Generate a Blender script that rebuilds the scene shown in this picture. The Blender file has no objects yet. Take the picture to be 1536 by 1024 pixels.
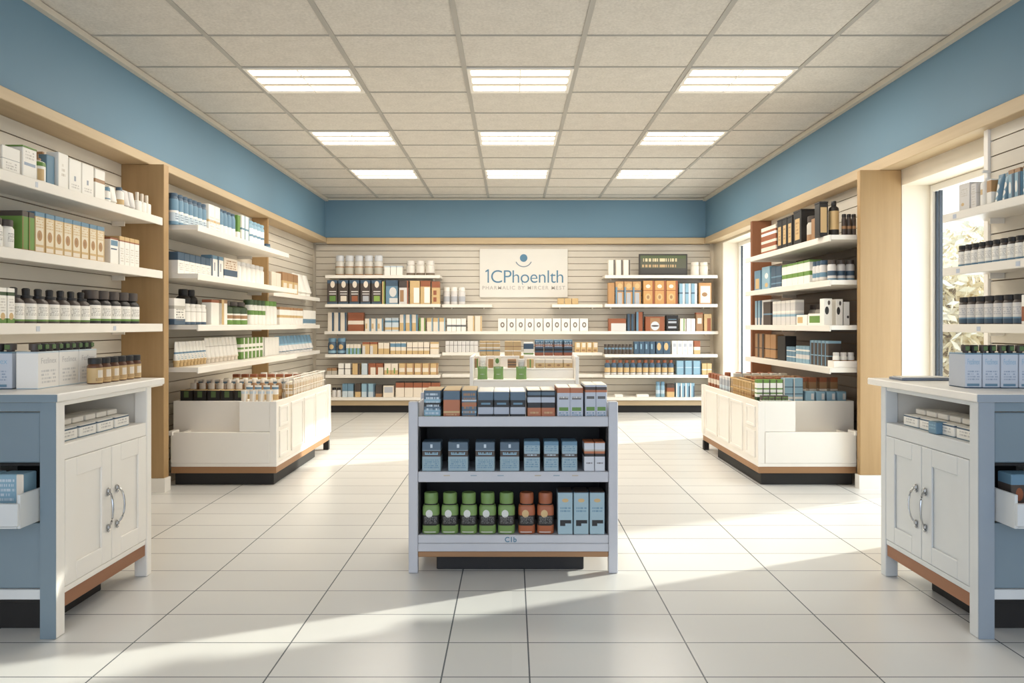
import bpy, bmesh, math, random
from mathutils import Vector
random.seed(7)
S = bpy.context.scene
COL = S.collection
F, CX, HY, CH = 1100.0, 768.0, 487.0, 1.2      # focal (px of a 1536 frame), vanishing point, eye height
CEIL = 2.98

# ------------------------------------------------------------------ colours and materials
def lin(c):
    c /= 255.0
    return c / 12.92 if c <= .04045 else ((c + .055) / 1.055) ** 2.4
def rgb(c):
    return (lin(c[0]), lin(c[1]), lin(c[2]), 1.0)
WHT = (240, 236, 228); CRM = (229, 217, 200); TAN = (205, 174, 124); BRN = (160, 122, 86); RST = (150, 88, 58)
BLU = (104, 138, 160); SKY = (138, 172, 190); NVY = (66, 88, 108); GRN = (104, 142, 66); BLK = (34, 31, 30)
DRK = (74, 64, 58); GRY = (176, 178, 184); STN = (190, 184, 172); LGT = (214, 210, 206); PBL = (196, 208, 216)
AMB = (96, 58, 34); DGR = (58, 78, 46)
_M = {}
def nodes(name):
    m = bpy.data.materials.new(name); m.use_nodes = True
    nt = m.node_tree
    return m, nt, nt.nodes['Principled BSDF']
def mth(nt, op, a, b=None, c=None):
    n = nt.nodes.new('ShaderNodeMath'); n.operation = op
    for i, v in enumerate((a, b, c)):
        if v is None: continue
        if isinstance(v, (int, float)): n.inputs[i].default_value = v
        else: nt.links.new(v, n.inputs[i])
    return n.outputs[0]
def mixc(nt, fac, a, b):
    n = nt.nodes.new('ShaderNodeMix'); n.data_type = 'RGBA'
    for sock, v in ((n.inputs[0], fac), (n.inputs[6], a), (n.inputs[7], b)):
        if isinstance(v, (int, float, tuple)): sock.default_value = v
        else: nt.links.new(v, sock)
    return n.outputs[2]
def noise(nt, vec, scale, detail=3, rough=.5):
    n = nt.nodes.new('ShaderNodeTexNoise'); n.inputs['Scale'].default_value = scale
    n.inputs['Detail'].default_value = detail; n.inputs['Roughness'].default_value = rough
    if vec is not None: nt.links.new(vec, n.inputs['Vector'])
    return n.outputs['Fac']
def bump(nt, bsdf, h, strength=.2, dist=.01):
    b = nt.nodes.new('ShaderNodeBump'); b.inputs['Strength'].default_value = strength; b.inputs['Distance'].default_value = dist
    nt.links.new(h, b.inputs['Height']); nt.links.new(b.outputs[0], bsdf.inputs['Normal'])
def plain(c, rough=.5, metal=0.0, vary=.05, scale=6.0):
    k = ('plain', c, rough, metal, vary, scale)
    if k in _M: return _M[k]
    m, nt, b = nodes('surface')
    tc = nt.nodes.new('ShaderNodeTexCoord')
    f = noise(nt, tc.outputs['Object'], scale)
    d = tuple(max(0, x * (1 - vary)) for x in rgb(c)[:3]) + (1,)
    u = tuple(min(1, x * (1 + vary)) for x in rgb(c)[:3]) + (1,)
    nt.links.new(mixc(nt, f, d, u), b.inputs['Base Color'])
    b.inputs['Roughness'].default_value = rough; b.inputs['Metallic'].default_value = metal
    _M[k] = m; return m
def wood(c1, c2, axis='z', rough=.5):
    k = ('wood', c1, c2, axis)
    if k in _M: return _M[k]
    m, nt, b = nodes('wood')
    tc = nt.nodes.new('ShaderNodeTexCoord'); mp = nt.nodes.new('ShaderNodeMapping')
    mp.inputs['Scale'].default_value = {'x': (1.5, 25, 25), 'y': (25, 1.5, 25), 'z': (25, 25, 1.5)}[axis]
    nt.links.new(tc.outputs['Object'], mp.inputs[0])
    f = noise(nt, mp.outputs[0], 1.0, 6, .6)
    nt.links.new(mixc(nt, f, rgb(c1), rgb(c2)), b.inputs['Base Color'])
    b.inputs['Roughness'].default_value = rough; bump(nt, b, f, .08)
    _M[k] = m; return m
def prt(base, bands=(), rects=(), ovals=(), top=None, txt=(), rough=.45):
    """A printed pack: colour bands by height, rectangles, ovals and fine illegible print on the front."""
    k = ('prt', base, tuple(bands), tuple(rects), tuple(ovals), top, tuple(txt), rough)
    if k in _M: return _M[k]
    m, nt, b = nodes('printed_pack')
    tc = nt.nodes.new('ShaderNodeTexCoord')
    sg = nt.nodes.new('ShaderNodeSeparateXYZ'); nt.links.new(tc.outputs['Generated'], sg.inputs[0])
    sn = nt.nodes.new('ShaderNodeSeparateXYZ'); nt.links.new(tc.outputs['Normal'], sn.inputs[0])
    gx, gz = sg.outputs[0], sg.outputs[2]
    front = mth(nt, 'LESS_THAN', sn.outputs[1], -.35)
    col = rgb(base)
    if bands:
        r = nt.nodes.new('ShaderNodeValToRGB'); r.color_ramp.interpolation = 'CONSTANT'
        stops = [(0.0, base)]
        for z0, z1, c in sorted(bands):
            stops += [(z0, c), (z1, base)]
        e = r.color_ramp.elements
        e[0].position = 0; e[0].color = rgb(base)
        e.remove(e[1])
        for p, c in stops[1:]:
            if p >= 1: continue
            x = [q for q in e if abs(q.position - p) < 1e-4]
            q = x[0] if x else e.new(p)
            q.color = rgb(c)
        nt.links.new(gz, r.inputs[0]); col = r.outputs[0]
    for x0, x1, z0, z1, c in rects:
        a = mth(nt, 'COMPARE', gx, (x0 + x1) / 2, (x1 - x0) / 2)
        d = mth(nt, 'COMPARE', gz, (z0 + z1) / 2, (z1 - z0) / 2)
        col = mixc(nt, mth(nt, 'MULTIPLY', mth(nt, 'MULTIPLY', a, d), front), col, rgb(c))
    for x0, z0, rx, rz, c in ovals:
        a = mth(nt, 'POWER', mth(nt, 'DIVIDE', mth(nt, 'SUBTRACT', gx, x0), rx), 2)
        d = mth(nt, 'POWER', mth(nt, 'DIVIDE', mth(nt, 'SUBTRACT', gz, z0), rz), 2)
        msk = mth(nt, 'LESS_THAN', mth(nt, 'ADD', a, d), 1.0)
        col = mixc(nt, mth(nt, 'MULTIPLY', msk, front), col, rgb(c))
    for x0, x1, z0, z1, rows, c in txt:
        a = mth(nt, 'COMPARE', gx, (x0 + x1) / 2, (x1 - x0) / 2)
        d = mth(nt, 'COMPARE', gz, (z0 + z1) / 2, (z1 - z0) / 2)
        t = mth(nt, 'MULTIPLY', mth(nt, 'SUBTRACT', gz, z0), rows / (z1 - z0))
        ln = mth(nt, 'GREATER_THAN', mth(nt, 'FRACT', t), .45)
        cb = nt.nodes.new('ShaderNodeCombineXYZ')
        nt.links.new(mth(nt, 'MULTIPLY', gx, 26.0), cb.inputs[0]); nt.links.new(mth(nt, 'MULTIPLY', mth(nt, 'FLOOR', t), 7.3), cb.inputs[1])
        g = mth(nt, 'GREATER_THAN', noise(nt, cb.outputs[0], 1.0, 0), .47)
        msk = mth(nt, 'MULTIPLY', mth(nt, 'MULTIPLY', a, d), mth(nt, 'MULTIPLY', ln, g))
        col = mixc(nt, mth(nt, 'MULTIPLY', msk, front), col, rgb(c))
    if top:
        col = mixc(nt, mth(nt, 'GREATER_THAN', sn.outputs[2], .7), col, rgb(top))
    if isinstance(col, tuple): b.inputs['Base Color'].default_value = col
    else: nt.links.new(col, b.inputs['Base Color'])
    b.inputs['Roughness'].default_value = rough
    _M[k] = m; return m
def emit(c, s):
    k = ('emit', c, s)
    if k in _M: return _M[k]
    m, nt, b = nodes('lamp')
    b.inputs['Base Color'].default_value = rgb(c); b.inputs['Emission Color'].default_value = rgb(c); b.inputs['Emission Strength'].default_value = s
    _M[k] = m; return m
def glass(tint=(235, 240, 242), fac=.07):
    k = ('glass', tint, fac)
    if k in _M: return _M[k]
    m = bpy.data.materials.new('glass'); m.use_nodes = True; nt = m.node_tree
    nt.nodes.remove(nt.nodes['Principled BSDF'])
    t = nt.nodes.new('ShaderNodeBsdfTransparent'); t.inputs[0].default_value = rgb(tint)
    g = nt.nodes.new('ShaderNodeBsdfGlossy'); g.inputs['Roughness'].default_value = .03
    mx = nt.nodes.new('ShaderNodeMixShader'); mx.inputs[0].default_value = fac
    nt.links.new(t.outputs[0], mx.inputs[1]); nt.links.new(g.outputs[0], mx.inputs[2])
    nt.links.new(mx.outputs[0], nt.nodes['Material Output'].inputs[0])
    _M[k] = m; return m

M_WHITE = plain((246, 241, 233), .4, 0, .02); M_SHELF = plain((236, 230, 220), .4); M_PANEL = plain((243, 237, 227), .45, 0, .02)
M_DARK = plain((30, 27, 26), .6); M_CHROME = plain((190, 190, 190), .18, 1.0)
M_OAK = wood((158, 126, 84), (182, 150, 106)); M_OAKY = wood((184, 160, 124), (206, 184, 150), 'y'); M_OAKX = wood((184, 160, 124), (206, 184, 150), 'x')
M_OAKD = wood((134, 88, 60), (160, 110, 76), 'y'); M_OAKDX = wood((146, 106, 72), (172, 130, 90), 'x')
M_FRAME = plain((212, 214, 214), .4); M_BLUEP = plain((122, 138, 148), .5)

# ------------------------------------------------------------------ mesh builder
class MB:
    def __init__(s): s.v = []; s.f = []; s.m = []; s.mats = []; s.smooth = []
    def mi(s, m):
        if m not in s.mats: s.mats.append(m)
        return s.mats.index(m)
    def face(s, pts, m, sm=False):
        b = len(s.v); s.v += [tuple(p) for p in pts]; s.f.append(tuple(range(b, b + len(pts)))); s.m.append(s.mi(m)); s.smooth.append(sm)
    def box(s, x0, x1, y0, y1, z0, z1, m, bev=0.0, taper=0.0):
        if x0 > x1: x0, x1 = x1, x0
        if y0 > y1: y0, y1 = y1, y0
        bm = bmesh.new(); bmesh.ops.create_cube(bm, size=1)
        for v in bm.verts:
            k = 1 - taper if v.co.z > 0 else 1
            v.co = ((x0 + x1) / 2 + v.co.x * (x1 - x0) * k, (y0 + y1) / 2 + v.co.y * (y1 - y0) * k, z0 if v.co.z < 0 else z1)
        if bev > 0:
            bmesh.ops.bevel(bm, geom=bm.edges[:], offset=min(bev, (x1 - x0) * .3, (y1 - y0) * .3, (z1 - z0) * .3), segments=1, affect='EDGES')
        s.add(bm, m); bm.free()
        return s
    def add(s, bm, m, sm=False):
        b = len(s.v); bm.verts.index_update(); s.v += [tuple(v.co) for v in bm.verts]
        i = s.mi(m)
        for f in bm.faces:
            s.f.append(tuple(b + v.index for v in f.verts)); s.m.append(i); s.smooth.append(sm)
    def lathe(s, prof, m, seg=14, cx=0, cy=0, sx=1, sy=1):
        b = len(s.v); i = s.mi(m); n = len(prof)
        for r, z in prof:
            for k in range(seg):
                a = 2 * math.pi * k / seg
                s.v.append((cx + r * math.cos(a) * sx, cy + r * math.sin(a) * sy, z))
        for j in range(n - 1):
            for k in range(seg):
                k2 = (k + 1) % seg
                s.f.append((b + j * seg + k, b + j * seg + k2, b + (j + 1) * seg + k2, b + (j + 1) * seg + k)); s.m.append(i); s.smooth.append(True)
        s.f.append(tuple(b + k for k in reversed(range(seg)))); s.m.append(i); s.smooth.append(False)
        s.f.append(tuple(b + (n - 1) * seg + k for k in range(seg))); s.m.append(i); s.smooth.append(False)
        return s
    def tube(s, pts, r, m, seg=8):
        pts = [Vector(p) for p in pts]; b = len(s.v); i = s.mi(m); n = len(pts)
        up = Vector((0, 0, 1))
        for j, p in enumerate(pts):
            d = (pts[min(j + 1, n - 1)] - pts[max(j - 1, 0)]).normalized()
            a = d.cross(up) if abs(d.dot(up)) < .95 else d.cross(Vector((1, 0, 0)))
            a.normalize(); c = d.cross(a)
            for k in range(seg):
                t = 2 * math.pi * k / seg
                s.v.append(tuple(p + a * (r * math.cos(t)) + c * (r * math.sin(t))))
        for j in range(n - 1):
            for k in range(seg):
                k2 = (k + 1) % seg
                s.f.append((b + j * seg + k, b + j * seg + k2, b + (j + 1) * seg + k2, b + (j + 1) * seg + k)); s.m.append(i); s.smooth.append(True)
        s.f.append(tuple(b + k for k in range(seg))); s.m.append(i); s.smooth.append(False)
        s.f.append(tuple(b + (n - 1) * seg + k for k in range(seg))); s.m.append(i); s.smooth.append(False)
        return s
    def mesh(s, name):
        me = bpy.data.meshes.new(name); me.from_pydata(s.v, [], s.f)
        for m in s.mats: me.materials.append(m)
        me.polygons.foreach_set('material_index', s.m); me.polygons.foreach_set('use_smooth', s.smooth)
        bm = bmesh.new(); bm.from_mesh(me); bmesh.ops.recalc_face_normals(bm, faces=bm.faces[:]); bm.to_mesh(me); bm.free()
        if any(s.smooth): me.set_sharp_from_angle(angle=math.radians(38))
        me.update(); return me
    def build(s, name, parent=None, loc=None):
        o = bpy.data.objects.new(name, s.mesh(name)); COL.objects.link(o)
        if parent: o.parent = parent
        if loc: o.location = loc
        return o
def B(*a, **k): return MB().box(*a, **k)
LABELS = {}
def tag(o, label, cat, group=None):
    n = len(label.split())
    if not 4 <= n <= 16: print('LABEL LENGTH', n, label)
    if label in LABELS: print('LABEL TWICE', label)
    LABELS[label] = 1
    o['label'] = label; o['category'] = cat
    if group: o['group'] = group
    return o
def empty(name, loc=(0, 0, 0), rz=0):
    o = bpy.data.objects.new(name, None); COL.objects.link(o); o.location = loc; o.rotation_euler = (0, 0, rz); o.empty_display_size = .1
    return o
def struct(name, mb):
    o = mb.build(name); o['kind'] = 'structure'; return o
def copy_tree(o, parent=None):
    c = o.copy(); COL.objects.link(c)
    if parent: c.parent = parent
    for ch in list(o.children): copy_tree(ch, c)
    return c
def text_mesh(txt, size, mat, name, extrude=.002, spacing=1.0, offset=0.0):
    cu = bpy.data.curves.new('letters', 'FONT'); cu.body = txt; cu.size = size; cu.extrude = extrude; cu.align_x = 'CENTER'
    cu.space_character = spacing; cu.offset = offset
    o = bpy.data.objects.new('letters', cu); COL.objects.link(o)
    me = bpy.data.meshes.new_from_object(o.evaluated_get(bpy.context.evaluated_depsgraph_get()))
    bpy.data.objects.remove(o); bpy.data.curves.remove(cu)
    me.materials.clear(); me.materials.append(mat); me.name = name
    return me
def text_obj(txt, size, mat, name, parent, loc, rot, **k):
    o = bpy.data.objects.new(name, text_mesh(txt, size, mat, name, **k)); COL.objects.link(o)
    o.parent = parent; o.location = loc; o.rotation_euler = rot
    return o

# ------------------------------------------------------------------ camera
cam = bpy.data.cameras.new('camera'); co = bpy.data.objects.new('camera', cam); COL.objects.link(co)
cam.sensor_width = 36; cam.lens = F / 1536 * 36; cam.shift_y = -(512 - HY) / 1536
co.location = (0, 0, CH); co.rotation_euler = (math.pi / 2, 0, 0); cam.clip_start = .02
S.camera = co

# ------------------------------------------------------------------ the room
XL, XR, YB, YF = -2.80, 2.83, 10.36, -1.6
def floor_mat():
    m, nt, b = nodes('floor_tiles')
    g = nt.nodes.new('ShaderNodeNewGeometry'); sp = nt.nodes.new('ShaderNodeSeparateXYZ'); nt.links.new(g.outputs['Position'], sp.inputs[0])
    x, y = sp.outputs[0], sp.outputs[1]
    u = mth(nt, 'ADD', mth(nt, 'SUBTRACT', mth(nt, 'ABSOLUTE', mth(nt, 'ADD', x, .09)), .15), 6.0 * .595)
    fu = mth(nt, 'DIVIDE', u, .595); fv = mth(nt, 'DIVIDE', mth(nt, 'ADD', y, 4 * .27 - .07), .27)
    du = mth(nt, 'MULTIPLY', mth(nt, 'PINGPONG', fu, .5), .595); dv = mth(nt, 'MULTIPLY', mth(nt, 'PINGPONG', fv, .5), .27)
    line = mth(nt, 'MAXIMUM', mth(nt, 'LESS_THAN', du, .0028), mth(nt, 'LESS_THAN', dv, .0026))
    cb = nt.nodes.new('ShaderNodeCombineXYZ'); nt.links.new(mth(nt, 'FLOOR', fu), cb.inputs[0]); nt.links.new(mth(nt, 'FLOOR', fv), cb.inputs[1]); nt.links.new(mth(nt, 'SIGN', x), cb.inputs[2])
    wn = nt.nodes.new('ShaderNodeTexWhiteNoise'); nt.links.new(cb.outputs[0], wn.inputs['Vector'])
    f = noise(nt, g.outputs['Position'], 2.2, 3, .5)
    v = mth(nt, 'ADD', mth(nt, 'MULTIPLY', wn.outputs['Value'], .35), mth(nt, 'MULTIPLY', f, .65))
    c = mixc(nt, v, rgb((213, 212, 209)), rgb((225, 224, 220)))
    nt.links.new(mixc(nt, line, c, rgb((96, 100, 104))), b.inputs['Base Color'])
    b.inputs['Roughness'].default_value = .27
    bump(nt, b, mth(nt, 'SUBTRACT', 1.0, line), .3, .003)
    return m
struct('floor', B(-3.0, 3.15, YF, YB + .1, -.1, 0, floor_mat()))
def ceil_mat():
    m, nt, b = nodes('acoustic_tile')
    g = nt.nodes.new('ShaderNodeNewGeometry')
    f = noise(nt, g.outputs['Position'], 60, 4, .7); f2 = noise(nt, g.outputs['Position'], 9, 3, .6)
    k = mth(nt, 'ADD', mth(nt, 'MULTIPLY', f, .75), mth(nt, 'MULTIPLY', f2, .25))
    r = nt.nodes.new('ShaderNodeMapRange'); r.inputs[1].default_value = .35; r.inputs[2].default_value = .65; nt.links.new(k, r.inputs[0])
    nt.links.new(mixc(nt, r.outputs[0], rgb((200, 193, 182)), rgb((222, 215, 204))), b.inputs['Base Color'])
    b.inputs['Roughness'].default_value = .9; bump(nt, b, f, .25, .004)
    return m
struct('ceiling', B(-3.0, 3.15, YF, YB + .1, CEIL, CEIL + .1, ceil_mat()))
GX = [-1.88 + .775 * k for k in range(6)]
GY = [5.06 + .55 * k for k in range(-12, 10)]
g = MB()
Mgrid = plain((172, 167, 158), .5)
for x in GX: g.box(x - .016, x + .016, YF, 10.29, CEIL - .006, CEIL - .0005, Mgrid)
for y in GY: g.box(-2.60, 2.70, y - .008, y + .008, CEIL - .005, CEIL - .0008, Mgrid)
struct('trim_ceiling', g)

M_BLUE = plain((104, 137, 158), .6, 0, .06, 1.2)
M_WALL = plain((226, 216, 198), .6)
def slat_mat(c1=(208, 199, 184), c2=(220, 212, 198)):
    m, nt, b = nodes('slatwall')
    gm = nt.nodes.new('ShaderNodeNewGeometry'); sp = nt.nodes.new('ShaderNodeSeparateXYZ'); nt.links.new(gm.outputs['Position'], sp.inputs[0])
    f = noise(nt, gm.outputs['Position'], 3.0, 3)
    nt.links.new(mixc(nt, f, rgb(c1), rgb(c2)), b.inputs['Base Color'])
    b.inputs['Roughness'].default_value = .45
    return m
M_SLAT = slat_mat(); M_SLAT_SHADE = slat_mat((92, 80, 70), (106, 92, 80)); M_GROOVE = plain((120, 100, 78), .7)  # the dark slat tone is shade put into the colour
def slat(name, side, c, a0, a1, z0=.1, z1=2.35, pitch=.09, mat=None):
    mat = mat or M_SLAT
    """slatwall: boards with real dark grooves; c is the face plane, a0..a1 runs along the wall"""
    mb = MB(); t = .022
    def bx(d0, d1, za, zb, m):
        if side == 'L': mb.box(c - d1, c - d0, a0, a1, za, zb, m)
        elif side == 'R': mb.box(c + d0, c + d1, a0, a1, za, zb, m)
        else: mb.box(a0, a1, c + d0, c + d1, za, zb, m)
    bx(.012, t, z0, z1, M_GROOVE)
    z = z1
    while z > z0 + .02:
        bx(0, .0115, max(z0, z - pitch + .007), z, mat); z -= pitch
    return struct(name, mb)
# shell
struct('wall_left', B(-3.0, -2.83, YF, YB + .1, 0, CEIL, M_WALL))
struct('wall_back', B(-2.83, 3.15, 10.385, 10.46, 0, CEIL, M_WALL))
wr = MB()
W1 = (4.30, 5.37, .04, 2.22); W2 = (8.12, 9.92, .04, 2.31)
for y0, y1 in ((YF, W1[0]), (W1[1], W2[0]), (W2[1], 10.385)): wr.box(XR + .025, 3.15, y0, y1, 0, CEIL, M_WALL)
for w in (W1, W2):
    wr.box(XR + .025, 3.15, w[0], w[1], w[3], CEIL, M_WALL); wr.box(XR + .025, 3.15, w[0], w[1], 0, w[2], M_WALL)
struct('wall_right', wr)
slat('wall_left_near', 'L', XL, 1.6, 5.255); slat('wall_left_middle', 'L', XL, 5.335, 7.895); slat('wall_left_far', 'L', XL, 7.935, 10.33)
slat('wall_right_near', 'R', 2.78, 1.6, 4.26); slat('wall_right_middle_upper', 'R', XR, 5.425, 8.0, 1.85); slat('wall_right_middle_lower', 'R', XR, 5.425, 8.0, .1, 1.849, mat=M_SLAT_SHADE)  # lower right middle part: same slatwall, its shade painted in as a darker colour
slat('wall_back_panel', 'B', YB, -2.77, 2.80, .1, 2.42)
struct('trim_panel_end', B(2.765, 2.80, 4.262, 4.298, 0, 2.35, M_WHITE))
# soffits: blue fascia with an oak edge band
struct('trim_1', B(-2.829, -2.62, YF, 10.30, 2.42, CEIL - .001, M_BLUE))
struct('trim_2', B(2.72, 2.853, YF, 10.30, 2.42, CEIL - .001, M_BLUE))
struct('trim_3', B(-2.619, 2.719, 10.30, 10.384, 2.425, CEIL - .001, M_BLUE))
struct('trim_4', B(-2.829, -2.60, YF, 10.28, 2.352, 2.419, M_OAKY, bev=.004))
struct('trim_5', B(2.70, 2.853, YF, 10.28, 2.335, 2.419, M_OAKY, bev=.004))
struct('trim_6', B(-2.598, 2.698, 10.27, 10.358, 2.335, 2.42, M_OAKX, bev=.004))
cr = plain((205, 196, 180), .5)
struct('trim_7', MB().box(-2.619, -2.58, YF, 10.299, CEIL - .045, CEIL - .008, cr).box(2.68, 2.719, YF, 10.299, CEIL - .045, CEIL - .008, cr).box(-2.58, 2.68, 10.27, 10.299, CEIL - .03, CEIL - .008, cr))
# oak divider panels
struct('trim_8', B(-2.822, -2.495, 5.257, 5.332, .1, 2.351, M_OAK, bev=.003))
struct('trim_9', B(-2.822, -2.63, 7.90, 7.932, .1, 2.351, M_OAK, bev=.003))
struct('trim_10', B(2.55, 2.853, 5.372, 5.422, .1, 2.334, M_OAK, bev=.003))
struct('trim_11', B(2.62, 2.853, 8.005, 8.06, .1, 2.334, wood((128, 82, 56), (150, 100, 70)), bev=.003))
struct('baseboard_left', MB().box(-2.829, -2.485, 5.25, 5.34, 0, .099, M_WHITE).box(-2.829, -2.79, 5.34, 10.38, 0, .099, M_WHITE))
struct('baseboard_right', MB().box(2.54, 2.854, 5.362, 5.43, 0, .099, M_WHITE).box(2.80, 2.854, 5.44, 8.1, 0, .099, M_WHITE))
# windows: white frame, dark gasket mullions, pane
def window(name, w, bars):
    root = empty(name, (3.09, (w[0] + w[1]) / 2, w[2])); root['kind'] = 'structure'
    y0, y1 = w[0] - root.location.y + .001, w[1] - root.location.y - .001; h = w[3] - w[2] - .001
    fr = MB(); k = .05
    for a, b, c, d in ((y0, y0 + k, 0, h), (y1 - .03, y1, 0, h), (y0 + k, y1 - .03, 0, k), (y0 + k, y1 - .03, h - k, h)):
        fr.box(-.03, .03, a, b, c, d, M_WHITE, bev=.004)
    fr.build('window_frame', root)
    md = MB()
    for y in bars: md.box(-.012, .012, y - root.location.y - .005, y - root.location.y + .005, k, h - k, plain((46, 52, 60), .5))
    md.build('mullion', root)
    B(-.004, .004, y0 + k, y1 - .03, k, h - k, glass()).build('window_pane', root)
    return root
window('window_1', W1, (5.328, 5.285)); window('window_2', W2, (9.85, 9.0))
# outside
struct('ground', B(3.3, 40, -10, 60, -.3, -.2, plain((214, 206, 190), .9)))
def tree(x, y, h, r, seed, label):
    rnd = random.Random(seed); root = empty('tree', (x, y, -.2)); tag(root, label, 'tree', 'trees outside the window')
    t = MB(); t.tube([(0, 0, 0), (.05, .02, h * .3), (-.03, .05, h * .6), (0, 0, h * .8)], .12, plain((150, 128, 104), .9))
    for k in range(6):
        a = rnd.random() * 6.28; z = h * (.3 + .07 * k)
        t.tube([(0, 0, z), (math.cos(a) * r * .4, math.sin(a) * r * .4, z + h * .12), (math.cos(a) * r * .75, math.sin(a) * r * .75, z + h * .2)], .035, plain((150, 128, 104), .9), 6)
    t.build('trunk', root)
    ml = (plain((240, 228, 200), .8), plain((226, 212, 178), .8), plain((246, 238, 220), .8))  # leaf colours paled so the overexposed daylight is in the colour itself
    c = MB()
    for k in range(2600):
        u = Vector((rnd.gauss(0, 1), rnd.gauss(0, 1), rnd.gauss(0, 1))).normalized() * (rnd.random() ** .4)
        p = Vector((u.x * r, u.y * r, h * .6 + u.z * h * .4)); s = .07 + rnd.random() * .08
        a = Vector((rnd.gauss(0, 1), rnd.gauss(0, 1), rnd.gauss(0, 1))).normalized(); b = a.orthogonal().normalized()
        c.face([p - a * s, p + b * s * .5, p + a * s, p - b * s * .5], ml[k % 3])
    c.build('crown', root)
tree(7.4, 12.4, 2.6, 1.25, 1, 'pale leafy tree outside the near window, beside the glass frame')
tree(9.7, 15.0, 3.6, 1.5, 2, 'taller pale tree standing farther off outside the near window')
tree(10.6, 12.0, 1.9, 1.0, 3, 'low pale bush outside the near window behind the shelves')

# ------------------------------------------------------------------ products
ORD = 'first second third fourth fifth sixth seventh eighth ninth tenth eleventh twelfth thirteenth fourteenth fifteenth sixteenth'.split()
NUM = 'zero one two three four five six seven eight nine ten eleven twelve thirteen fourteen fifteen sixteen'.split()
BOXNAME = ['carton']
def p_box(w, d, h, mat, lid=None):
    o = B(-w / 2, w / 2, -d / 2, d / 2, 0, h, mat, bev=min(.003, w * .05)).build(BOXNAME[0])
    if lid: B(-w / 2 - .001, w / 2 + .001, -d / 2 - .001, d / 2 + .001, h + .0002, h + max(.006, h * .05), lid, bev=.001).build('lid', o)
    return o
def p_bottle(w, d, h, mat, cap=None, caph=.18, neck=.6, capr=.62, shoulder=.12, label=None, seg=14, name='bottle', dropper=False):
    r = min(w, d) / 2 if d else w / 2
    hb = h * (1 - caph); r = w / 2
    pr = [(r * .9, 0), (r, h * .02), (r, hb * (1 - shoulder) * .97), (r * .93, hb * (1 - shoulder * .6)), (r * neck, hb), (r * neck * .98, hb + h * .015)]
    o = MB().lathe(pr, mat, seg).build(name)
    if cap is not None:
        c = MB(); rc = r * capr; z0 = hb + h * .0155
        if dropper:
            c.lathe([(rc, z0), (rc, z0 + h * .07), (rc * .55, z0 + h * .08), (rc * .6, h * .97), (rc * .4, h)], cap, seg)
        else:
            c.lathe([(rc, z0), (rc * 1.02, z0 + (h - z0) * .5), (rc, h * .985), (rc * .88, h)], cap, seg)
        c.build('cap', o)
    if label is not None:
        z0, z1, lm = label
        l = MB(); n = seg
        l.lathe([(r * 1.012, h * z0), (r * 1.012, h * z1)], lm, seg); l.build('label', o)
    return o
def p_jar(w, d, h, mat, cap=None, caph=.25, label=None, seg=16):
    return p_bottle(w, d, h, mat, cap, caph, .84, .9, .08, label, seg, 'jar')
def p_tube(w, d, h, mat, cap=None):
    seg = 14; v = MB(); hb = h * .14
    b = 0; prof = [(0.75, hb), (.95, hb + h * .04), (1, h * .4), (1, h)]
    fl = [1, .95, .7, .12]
    i = v.mi(mat)
    for (r, z), k in zip(prof, fl):
        for q in range(seg):
            a = 2 * math.pi * q / seg; v.v.append((w / 2 * r * math.cos(a), w / 2 * r * k * math.sin(a), z))
    for j in range(3):
        for q in range(seg):
            q2 = (q + 1) % seg
            v.f.append((j * seg + q, j * seg + q2, (j + 1) * seg + q2, (j + 1) * seg + q)); v.m.append(i); v.smooth.append(True)
    v.f.append(tuple(reversed(range(seg)))); v.m.append(i); v.smooth.append(False)
    v.f.append(tuple(range(3 * seg, 4 * seg))); v.m.append(i); v.smooth.append(False)
    o = v.build('tube')
    MB().lathe([(w * .37, 0), (w * .37, hb * .97), (w * .33, hb * .995)], cap or mat, seg).build('cap', o)
    return o
def p_pouch(w, d, h, mat, cap=None):
    v = MB(); i = v.mi(mat); n = 8; rows = 7
    for j in range(rows):
        t = j / (rows - 1); th = d / 2 * max(.06, (1 - t) ** .6); ww = w / 2 * (1 - .06 * math.sin(t * math.pi))
        for q in range(2 * n):
            if q < n: u = -1 + 2 * q / (n - 1); s = -1
            else: u = 1 - 2 * (q - n) / (n - 1); s = 1
            v.v.append((u * ww, s * th * math.sqrt(max(.02, 1 - u * u * .98)), t * h))
    N = 2 * n
    for j in range(rows - 1):
        for q in range(N):
            q2 = (q + 1) % N
            v.f.append((j * N + q, j * N + q2, (j + 1) * N + q2, (j + 1) * N + q)); v.m.append(i); v.smooth.append(True)
    v.f.append(tuple(reversed(range(N)))); v.m.append(i); v.smooth.append(False)
    v.f.append(tuple(range((rows - 1) * N, rows * N))); v.m.append(i); v.smooth.append(False)
    return v.build('pouch')
def p_pump(w, d, h, mat, cap=None):
    o = p_bottle(w, d, h * .8, mat, None, .1, .4, name='pump_bottle'); r = w / 2; z = h * .732
    c = MB(); c.lathe([(r * .42, z), (r * .42, z + h * .06), (r * .15, z + h * .07), (r * .15, h * .93)], cap, 12)
    c.box(-r * .2, r * .2, -r * .9, r * .25, h * .93, h, cap, bev=.002)
    c.build('pump', o); return o
KIND = dict(box=p_box, bottle=p_bottle, jar=p_jar, tube=p_tube, pouch=p_pouch, pump=p_pump)
CATS = dict(box='box', bottle='bottle', jar='jar', tube='tube', pouch='pouch', pump='bottle')
ROT = dict(L=math.pi / 2, R=-math.pi / 2, B=0)
COUNT = [0]
BOXCAT = dict(carton='carton', medicine_box='box', packet='packet', supplement_box='supplement box')
def place(root, loc, rz, label, cat, group):
    if cat == 'box': cat = BOXCAT[BOXNAME[0]]
    root.location = loc; root.rotation_euler = (0, 0, rz); tag(root, label, cat, group); COUNT[0] += 1
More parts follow.
